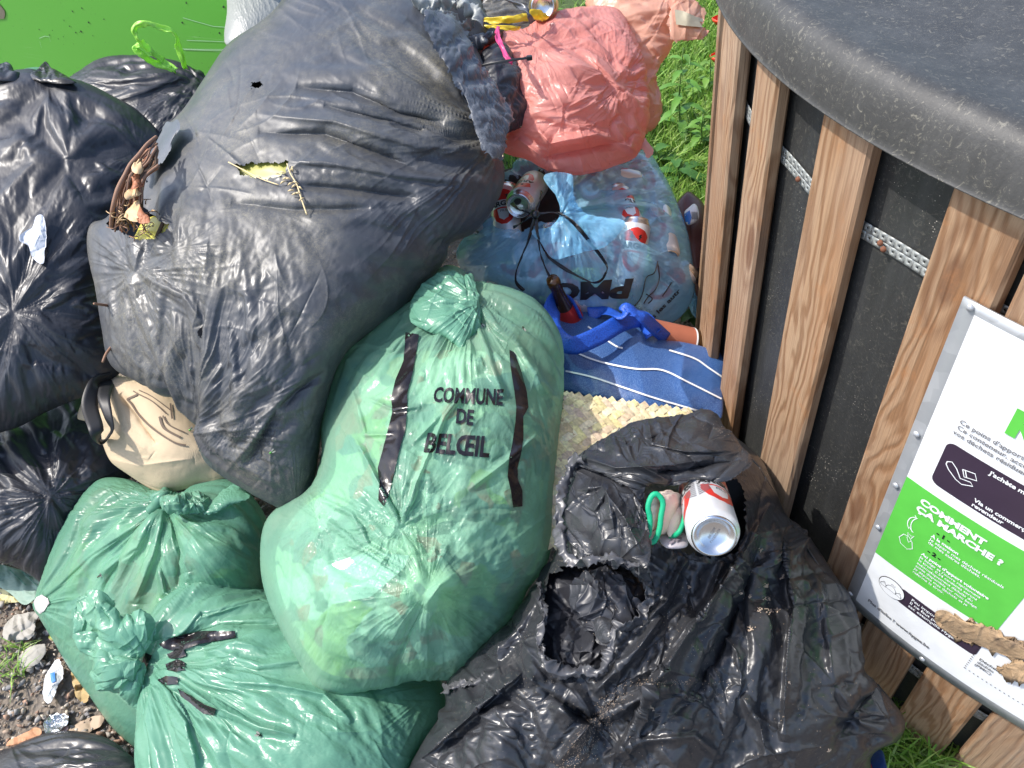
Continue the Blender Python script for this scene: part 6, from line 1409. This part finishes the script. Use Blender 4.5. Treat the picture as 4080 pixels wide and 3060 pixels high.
# things in the opening
can(at(1512 * K, 1035 * K, 1.115), dirpx(1545, 1168, .935, 1512, 1035, 1.115), 30, 'silver and red beer can, bottom towards us, lying in the torn black bag', None, True, None, h=.168, detail=True, offs=(math.pi, math.pi - 2.05))
cbx = [o for o in sc.objects if o.get('label', '').startswith('silver and red beer')][0]
# shift so that the base sits at the near end
cbx.location = Vector(at(1543 * K, 1160 * K, .935))
V, F = text2d('04/2026', .0, .6); V = V * .0032; V[:, 0] -= V[:, 0].mean(); local('date_code', [(v[0] * .3 - v[1], 0, 0) for v in V][:0] or [(-v[1] + .003, v[0], .0083) for v in V], [f[::-1] for f in F], M_GREYINK, cbx)
V, F = text2d('L11320924', .0, .6); V = V * .0032; V[:, 0] -= V[:, 0].mean(); local('date_code', [(-v[1] - .002, v[0], .0083) for v in V], [f[::-1] for f in F], M_GREYINK, cbx)
M_KNIT = cloth('cream knit', (.72, .60, .48)); M_TRIM = plain('green overlock trim', (.0, .36, .17), .6)
gl = empty('work_glove', at(1440 * K, 1130 * K, 1.02), 'cream knitted glove cuff with green overlocked edge inside the torn black bag', 'glove')
def tubepts(rx, ry, ctr, n=40, sx=1.0): return None
def cuff():
    ring0 = [(1402, 1150), (1404, 1120), (1400, 1095), (1408, 1072), (1420, 1068), (1432, 1085), (1428, 1115), (1424, 1145), (1412, 1170), (1396, 1165)]
    A = spline([at(x * K, y * K, 1.0) for x, y in ring0], True, 4); B_ = []
    far = [(1440, 1112), (1450, 1095), (1455, 1080), (1468, 1075), (1482, 1078), (1484, 1100), (1478, 1130), (1468, 1150), (1452, 1158), (1442, 1140)]
    B_ = spline([at(x * K, y * K, 1.055) for x, y in far], True, 4); n = len(A); m = 12; V = []
    for k in range(m + 1):
        t = k / m; V.append(A * (1 - t) + B_ * t + np.array([0, 0, .012 * math.sin(math.pi * t)]) + (.002 * np.sin(np.arange(n) * 1.9 + k))[:, None] * np.array([0, 0, 1]))
    V = np.vstack(V); F = [[k * n + i, k * n + (i + 1) % n, (k + 1) * n + (i + 1) % n, (k + 1) * n + i] for k in range(m) for i in range(n)]
    o = link('cuff', V, F, M_KNIT, gl); mm = o.modifiers.new('t', 'SOLIDIFY'); mm.thickness = .002
    tube('trim', [at(x * K, y * K, .998) for x, y in ring0], [.0034 + .0005 * (k % 2) for k in range(60)], M_TRIM, gl, 8, 8, True, flat=.6)
    tube('trim', A3([(1448, 1162, 1.02), (1466, 1150, 1.005), (1476, 1130, 1.01), (1479, 1108, 1.02)]), .0034, M_TRIM, gl, 8)
cuff()
make_bag('x', M_KNIT, root=gl, part='palm', closed=True, back=.01, o=[(1432, 1085), (1450, 1078), (1478, 1082), (1482, 1110), (1470, 1145), (1446, 1160), (1436, 1130)], c=(0, 2, 4, 5), d=[(1435, 1090, 1.04), (1480, 1090, 1.04), (1450, 1160, 1.015)], bulge=.012, n=60, lim=.01, ex=.06, its=(60, 40), seed=141)
ct, _ = make_bag('drink_carton', plain('pale printed carton', (.48, .44, .46), .5), 'pale carton printed 3L tucked beneath the glove', 'carton', closed=True, back=.03, key='carton', o=[(1425, 1160), (1470, 1150), (1484, 1160), (1482, 1182), (1440, 1184)], c=(0, 1, 3, 4), d=[(1425, 1160, 1.03), (1484, 1160, 1.03), (1450, 1184, 1.01)], bulge=.012, n=40, lim=.004, ex=.01, its=(30, 20), seed=142)
print_text('lettering', '3L', [(2666, 2172), (2715, 2150), (2672, 2135), (2712, 2118)], 'carton', plain('grey print', (.2, .17, .2), .5), ct, .06, .3)
# crumbs on the bag
M_CRUMB = plain('tan crumb', (.50, .38, .28), .8)
crg = random.Random(9); V = []; F = []
bmc = bmesh.new(); bmesh.ops.create_icosphere(bmc, subdivisions=1, radius=1); cv = [v.co[:] for v in bmc.verts]; cf = [[v.index for v in f.verts] for f in bmc.faces]; bmc.free()
spots = [(1658, 1295, 5), (1662, 1320, 6), (1642, 1188, 3), (1690, 1245, 4), (1655, 1265, 4), (1600, 1280, 3), (1622, 1360, 5), (1640, 1318, 4), (1680, 1318, 3), (1490, 1268, 3), (1420, 1690, 3), (1408, 1530, 4), (1620, 1290, 3), (1705, 1475, 3), (1790, 1620, 3)]
cr = None
for k, (x, y, s_) in enumerate(spots):
    V = []; F = []
    for q in range(s_ * 5):
        h = hit('br', (x + crg.gauss(0, s_ * .8)) * K, (y + crg.gauss(0, s_ * .6)) * K, .001)
        if h is None: continue
        b = len(V); r = crg.uniform(.0004, .0012); V += [tuple(h + np.array(c) * r * np.array([1, crg.uniform(.6, 1), crg.uniform(.6, 1)])) for c in cv]; F += [[b + i for i in f] for f in cf]
    if V:
        if cr is None: cr = [V, F]
        else: b = len(cr[0]); cr[0] += V; cr[1] += [[b + i for i in f] for f in F]
for q in range(1100):
    if q % 3: t = crg.random(); x, y = 1340 - 330 * t * .4 + crg.gauss(0, 14), 1490 + 190 * t + crg.gauss(0, 8)
    else: x, y = crg.uniform(1250, 1850), crg.uniform(1230, 1655)
    if q % 7 == 1: x, y = 1420 + crg.gauss(0, 60), 1475 + crg.gauss(0, 5)
    h = hit('br', x * K, y * K, .0006)
    if h is None: continue
    b = len(cr[0]); r = crg.uniform(.0002, .00055); cr[0] += [tuple(h + np.array(c) * r) for c in cv]; cr[1] += [[b + i for i in f] for f in cf]
o = link('crumbs', np.array(cr[0]), cr[1], M_CRUMB, None, False); tag(o, 'tan crumbs and sawdust scattered over the torn black bag', 'crumbs', kind='stuff')

# bits of bark on the sign
def bark():
    m = NT('dry bark', .85); v = m.pos(); c = m.mix(m.noise(40, 6, .7, v, 1), (.24, .15, .08), (.46, .33, .20)); c = m.mix(m.ramp(m.noise(25, 4), [(.55, 0), (.65, .7)]), c, (.10, .07, .05)); m.set('Base Color', c); m.set('Normal', m.bump(m.noise(90, 5, .7), .9, .003)); return m.m
M_BARK = bark()
def zsign(x, y, off):
    v = rays((x * K, y * K)); a = v[0] ** 2 + v[1] ** 2; b = v[0] * CX + v[1] * CY; c_ = CX * CX + CY * CY - RS * RS; D_ = b * b - a * c_
    return float((b - math.sqrt(max(D_, 0))) / a) - off
make_bag('bark_piece', M_BARK, 'long curled strip of dry bark stuck across the sign', 'bark', closed=True, back=.003, crum=.008, crs=45, part='bark', key='bark1', o=[(2020, 1322), (2045, 1318), (2072, 1338), (2100, 1348), (2125, 1350), (2160, 1370), (2195, 1388), (2230, 1410), (2225, 1425), (2180, 1420), (2130, 1400), (2080, 1385), (2045, 1365), (2022, 1348)], c=(0, 7, 8, 13), d=[(x, y, zsign(x, y, .006)) for x, y in ((2020, 1325), (2230, 1410), (2120, 1350), (2130, 1400), (2045, 1365))], bulge=.006, n=110, lim=.006, ex=.06, creases=40, crease_len=90, crease_amp=.003, its=(60, 40, 10), seed=151, ragged=26)
make_bag('bark_piece', M_BARK, 'second ragged piece of bark at the right edge below the long strip', 'bark', closed=True, back=.004, part='bark', o=[(2150, 1443), (2170, 1442), (2190, 1430), (2230, 1436), (2240, 1480), (2200, 1470), (2170, 1462)], c=(0, 3, 4, 5), d=[(x, y, zsign(x, y, .006)) for x, y in ((2150, 1443), (2230, 1440), (2200, 1475))], bulge=.010, n=70, lim=.006, ex=.10, its=(60, 40), seed=152, creases=20, crease_len=80, crease_amp=.003, ragged=24)
# bright packet at the lower right
pc, _ = make_bag('crisp_packet', plain('blue foil', (.02, .09, .35), .3, .3), 'blue, yellow and red foil packet under the lower right end of the torn black bag', 'packet', closed=True, back=.01, key='pkt', o=[(1830, 1660), (1868, 1632), (1900, 1618), (1912, 1640), (1915, 1700), (1840, 1710)], c=(0, 2, 4, 5), d=[(1830, 1660, 1.25), (1905, 1620, 1.27), (1880, 1700, 1.2)], bulge=.02, n=60, lim=.01, ex=.05, its=(50, 30), seed=153)
patch('yellow_print', [(1838, 1662), (1868, 1640), (1874, 1660), (1850, 1690)], 'pkt', plain('yellow foil', (.75, .55, .05), .3), pc, 15); patch('red_print', [(1868, 1642), (1876, 1634), (1886, 1664), (1876, 1690)], 'pkt', plain('red foil', (.6, .03, .03), .3), pc, 15)

# ------------------------------------------------------------------ litter on the gravel
def scrap(name, mat, label, cat, poly, h=.012, bulge=.008, sd=0, ex=.06, group=None, n=60, part='sheet', rag=3):
    g = [to_px(on_ground(x * K, y * K, h))[1] for x, y in poly]
    d_ = [(x, y, float(z)) for (x, y), z in zip(poly, g)]
    m = len(poly); return make_bag(name, mat, label, cat, group, closed=False, flat=True, crum=bulge * 1.3, crs=24, part=part, key='scrap%d' % sd, o=poly, c=(0, m // 4, m // 2, 3 * m // 4), d=d_, bulge=bulge * .5, n=n, lim=.010, ex=ex, its=(60, 40), seed=sd, ragged=rag)
M_PAPER = plain('dirty white paper', (.36, .34, .30), .85); M_PEEL = plain('yellowish dry leaf', (.55, .50, .25), .7)
scrap('tissue', M_PAPER, 'largest crumpled off white tissue on the gravel, pointing at the green bag corner', 'tissue', [(8, 1355), (28, 1332), (50, 1326), (80, 1320), (108, 1308), (92, 1328), (78, 1340), (76, 1362), (64, 1380), (36, 1384), (8, 1380)], .02, .02, 161)
scrap('tissue', M_PAPER, 'smaller white tissue below the largest one on the gravel', 'tissue', [(45, 1415), (70, 1395), (98, 1392), (98, 1412), (80, 1435), (60, 1440), (40, 1440)], .015, .012, 162)
pp, _ = scrap('paper_scrap', plain('white glossy card', (.55, .56, .57), .4), 'folded white card with coloured print on the gravel', 'card', [(95, 1470), (110, 1440), (128, 1425), (136, 1460), (125, 1480), (110, 1515), (95, 1510)], .02, .01, 163)
patch('print', [(108, 1455), (118, 1452), (120, 1472), (112, 1476)], 'scrap163', plain('blue spot', (.05, .2, .6), .4), pp, 12)
pq, _ = scrap('carton_scrap', plain('tan carton', (.40, .28, .12), .6), 'small flattened carton with yellow, grey and blue faces beside the green bag', 'carton', [(155, 1450), (172, 1445), (200, 1452), (232, 1445), (228, 1465), (205, 1480), (188, 1515), (168, 1510), (160, 1490)], .03, .02, 164)
patch('print', [(170, 1452), (202, 1455), (198, 1478), (172, 1475)], 'scrap164', plain('grey face', (.08, .09, .11), .5), pq, 12); patch('print', [(178, 1455), (194, 1457), (190, 1466), (178, 1466)], 'scrap164', plain('blue face', (.05, .25, .55), .5), pq, 12, .004); patch('print', [(206, 1456), (230, 1448), (226, 1462), (206, 1476)], 'scrap164', plain('yellow face', (.75, .55, .06), .5), pq, 12, .004)
scrap('foil_scrap', M_ALU, 'small crumpled silver foil on the gravel', 'foil', [(95, 1560), (110, 1545), (140, 1542), (148, 1555), (130, 1575), (105, 1592), (98, 1582)], .012, .012, 165, .12)
scrap('plastic_scrap', plain('pinkish clear wrap', (.70, .48, .50), .3), 'pink and white plastic wrapper scrap on the gravel', 'wrapper', [(98, 1625), (115, 1590), (145, 1570), (140, 1600), (128, 1640), (110, 1650)], .010, .006, 166)
scrap('dry_leaf', M_PEEL, 'long pale yellow dry leaf strip on the gravel at the left edge, lower one', 'leaf', [(-20, 1280), (20, 1272), (70, 1278), (125, 1278), (120, 1292), (90, 1308), (60, 1300), (20, 1302), (-20, 1296)], .012, .010, 167, .10, 'dry leaves on the gravel')
scrap('dry_leaf', M_PEEL, 'pale yellow dry leaf strip on the gravel tucked under the green cloth corner', 'leaf', [(30, 1265), (60, 1262), (90, 1245), (120, 1235), (124, 1248), (100, 1260), (60, 1278), (30, 1275)], .02, .010, 168, .10, 'dry leaves on the gravel')
scrap('dry_leaf', plain('yellow green leaf', (.35, .38, .08), .6), 'yellow green shrivelled leaf touching the left edge of the knotted green bag', 'leaf', [(105, 1375), (130, 1360), (150, 1345), (165, 1370), (172, 1385), (140, 1388), (118, 1385)], .015, .010, 169, .10, 'dry leaves on the gravel')
scrap('paper_scrap', plain('tan paper', (.45, .34, .24), .8), 'tan paper strip on the gravel just above the corner black bag', 'paper', [(100, 1600), (140, 1580), (180, 1555), (222, 1545), (215, 1570), (170, 1590), (120, 1612)], .008, .004, 170)
scrap('paper_scrap', plain('orange brown paper', (.50, .24, .12), .7), 'orange brown wrapper on the gravel at the bottom left', 'wrapper', [(20, 1600), (60, 1580), (80, 1572), (90, 1585), (60, 1600), (20, 1612)], .01, .006, 171)
gc, _ = scrap('green_cloth', plain('pale green quilted sheet', (.22, .33, .26), .6), 'pale green quilted sheet corner sticking out under the lower black bag at the left edge', 'sheet', [(-30, 1225), (0, 1220), (40, 1230), (90, 1245), (150, 1258), (165, 1268), (140, 1275), (110, 1278), (80, 1290), (52, 1306), (20, 1280), (-30, 1250)], .05, .02, 172, .03, rag=0)
for q in (.33, .66): pline(gc, 'scrap172', plain('seam', (.10, .25, .18), .7), [(-5 + 80 * q, 1228 + 10 * q), (30 + 80 * q, 1262 + 8 * q)], 2.5, 'seam')
rc = empty('bottle_cap', on_ground(143 * K, 1275 * K), 'dark red plastic cap on the gravel next to the knotted green bag', 'cap')
V, F = lathe([(.014, .0), (.016, .003), (.016, .014), (.014, .016), (.001, .016)], 24); link('cap', place(V, on_ground(143 * K, 1275 * K, .03), Matrix.Rotation(.7, 3, 'X')), F, plain('dark red plastic', (.35, .03, .05), .35), rc)
blades(70, lambda r, N: np.array([on_ground(a * K, b * K)[:2] for a, b in zip(r.uniform(-20, 60, N), r.uniform(1395, 1470, N))]), .02, .06, .003, 'grass_tuft', 'thin green grass tuft in the gravel at the left edge', 12, GR, 1.6, cat='grass')

# flies
M_FLY = plain('fly body', (.03, .04, .02), .25, .4); M_WING = plain('fly wing', (.35, .33, .28), .3); M_GFLY = plain('green bottle fly', (.06, .25, .04), .25, .6)
def fly(key, x, y, ang, label, mat=None):
    h = hit(key, x * K, y * K, .002)
    if h is None: return
    n_ = CAMP - h; n_ /= np.linalg.norm(n_); R_ = Vector(n_).to_track_quat('Z', 'Y').to_matrix() @ Matrix.Rotation(math.radians(ang), 3, 'Z')
    root = empty('fly', h, label, 'fly', 'flies on the rubbish'); V, F = lathe([(.0001, -.0045), (.0012, -.0038), (.0018, -.002), (.0016, -.0004), (.0019, .0012), (.0015, .0028), (.0012, .0032), (.0014, .0042), (.0001, .005)], 10)
    link('body', place([(v[0], v[2], v[1] * .8 + .0016) for v in V], h, R_), F, mat or M_FLY, root)
    W = []; G_ = []
    for s_ in (-1, 1):
        b = len(W); W += [(s_ * .0006, .001, .003), (s_ * .0030, -.001, .0032), (s_ * .0036, -.0045, .003), (s_ * .0020, -.0062, .003), (s_ * .0006, -.003, .003)]; G_.append([b, b + 1, b + 2, b + 3, b + 4])
    link('wings', place(W, h, R_), G_, M_WING, root, False)
    L_ = []; G_ = []
    for s_ in (-1, 1):
        for yy in (-.001, .0008, .0024):
            b = len(L_); L_ += [(s_ * .001, yy, .001), (s_ * .0036, yy * 1.8, 0), (s_ * .0036, yy * 1.8 + .0003, 0), (s_ * .001, yy + .0003, .001)]; G_.append([b, b + 1, b + 2, b + 3])
    link('legs', place(L_, h, R_), G_, M_FLY, root, False)
fly('lgreen', 216, 1244, 80, 'fly on the left edge of the knotted green bag'); fly('lgreen', 530, 1284, 60, 'fly on the knotted green bag near its right end')
fly('bgreen', 560, 1587, 200, 'fly with spread wings on the smooth green bag at the bottom'); fly('mgreen', 1040, 702, 30, 'fly high on the central green bag beside its neck', M_FLY); fly('mgreen', 1130, 711, 10, 'fly on the right shoulder of the central green bag')
fly('big', 587, 976, 100, 'shiny green fly low on the biggest black bag', M_GFLY); fly('cloth', 412, 928, 100, 'shiny green fly on the beige cloth bag', M_GFLY)
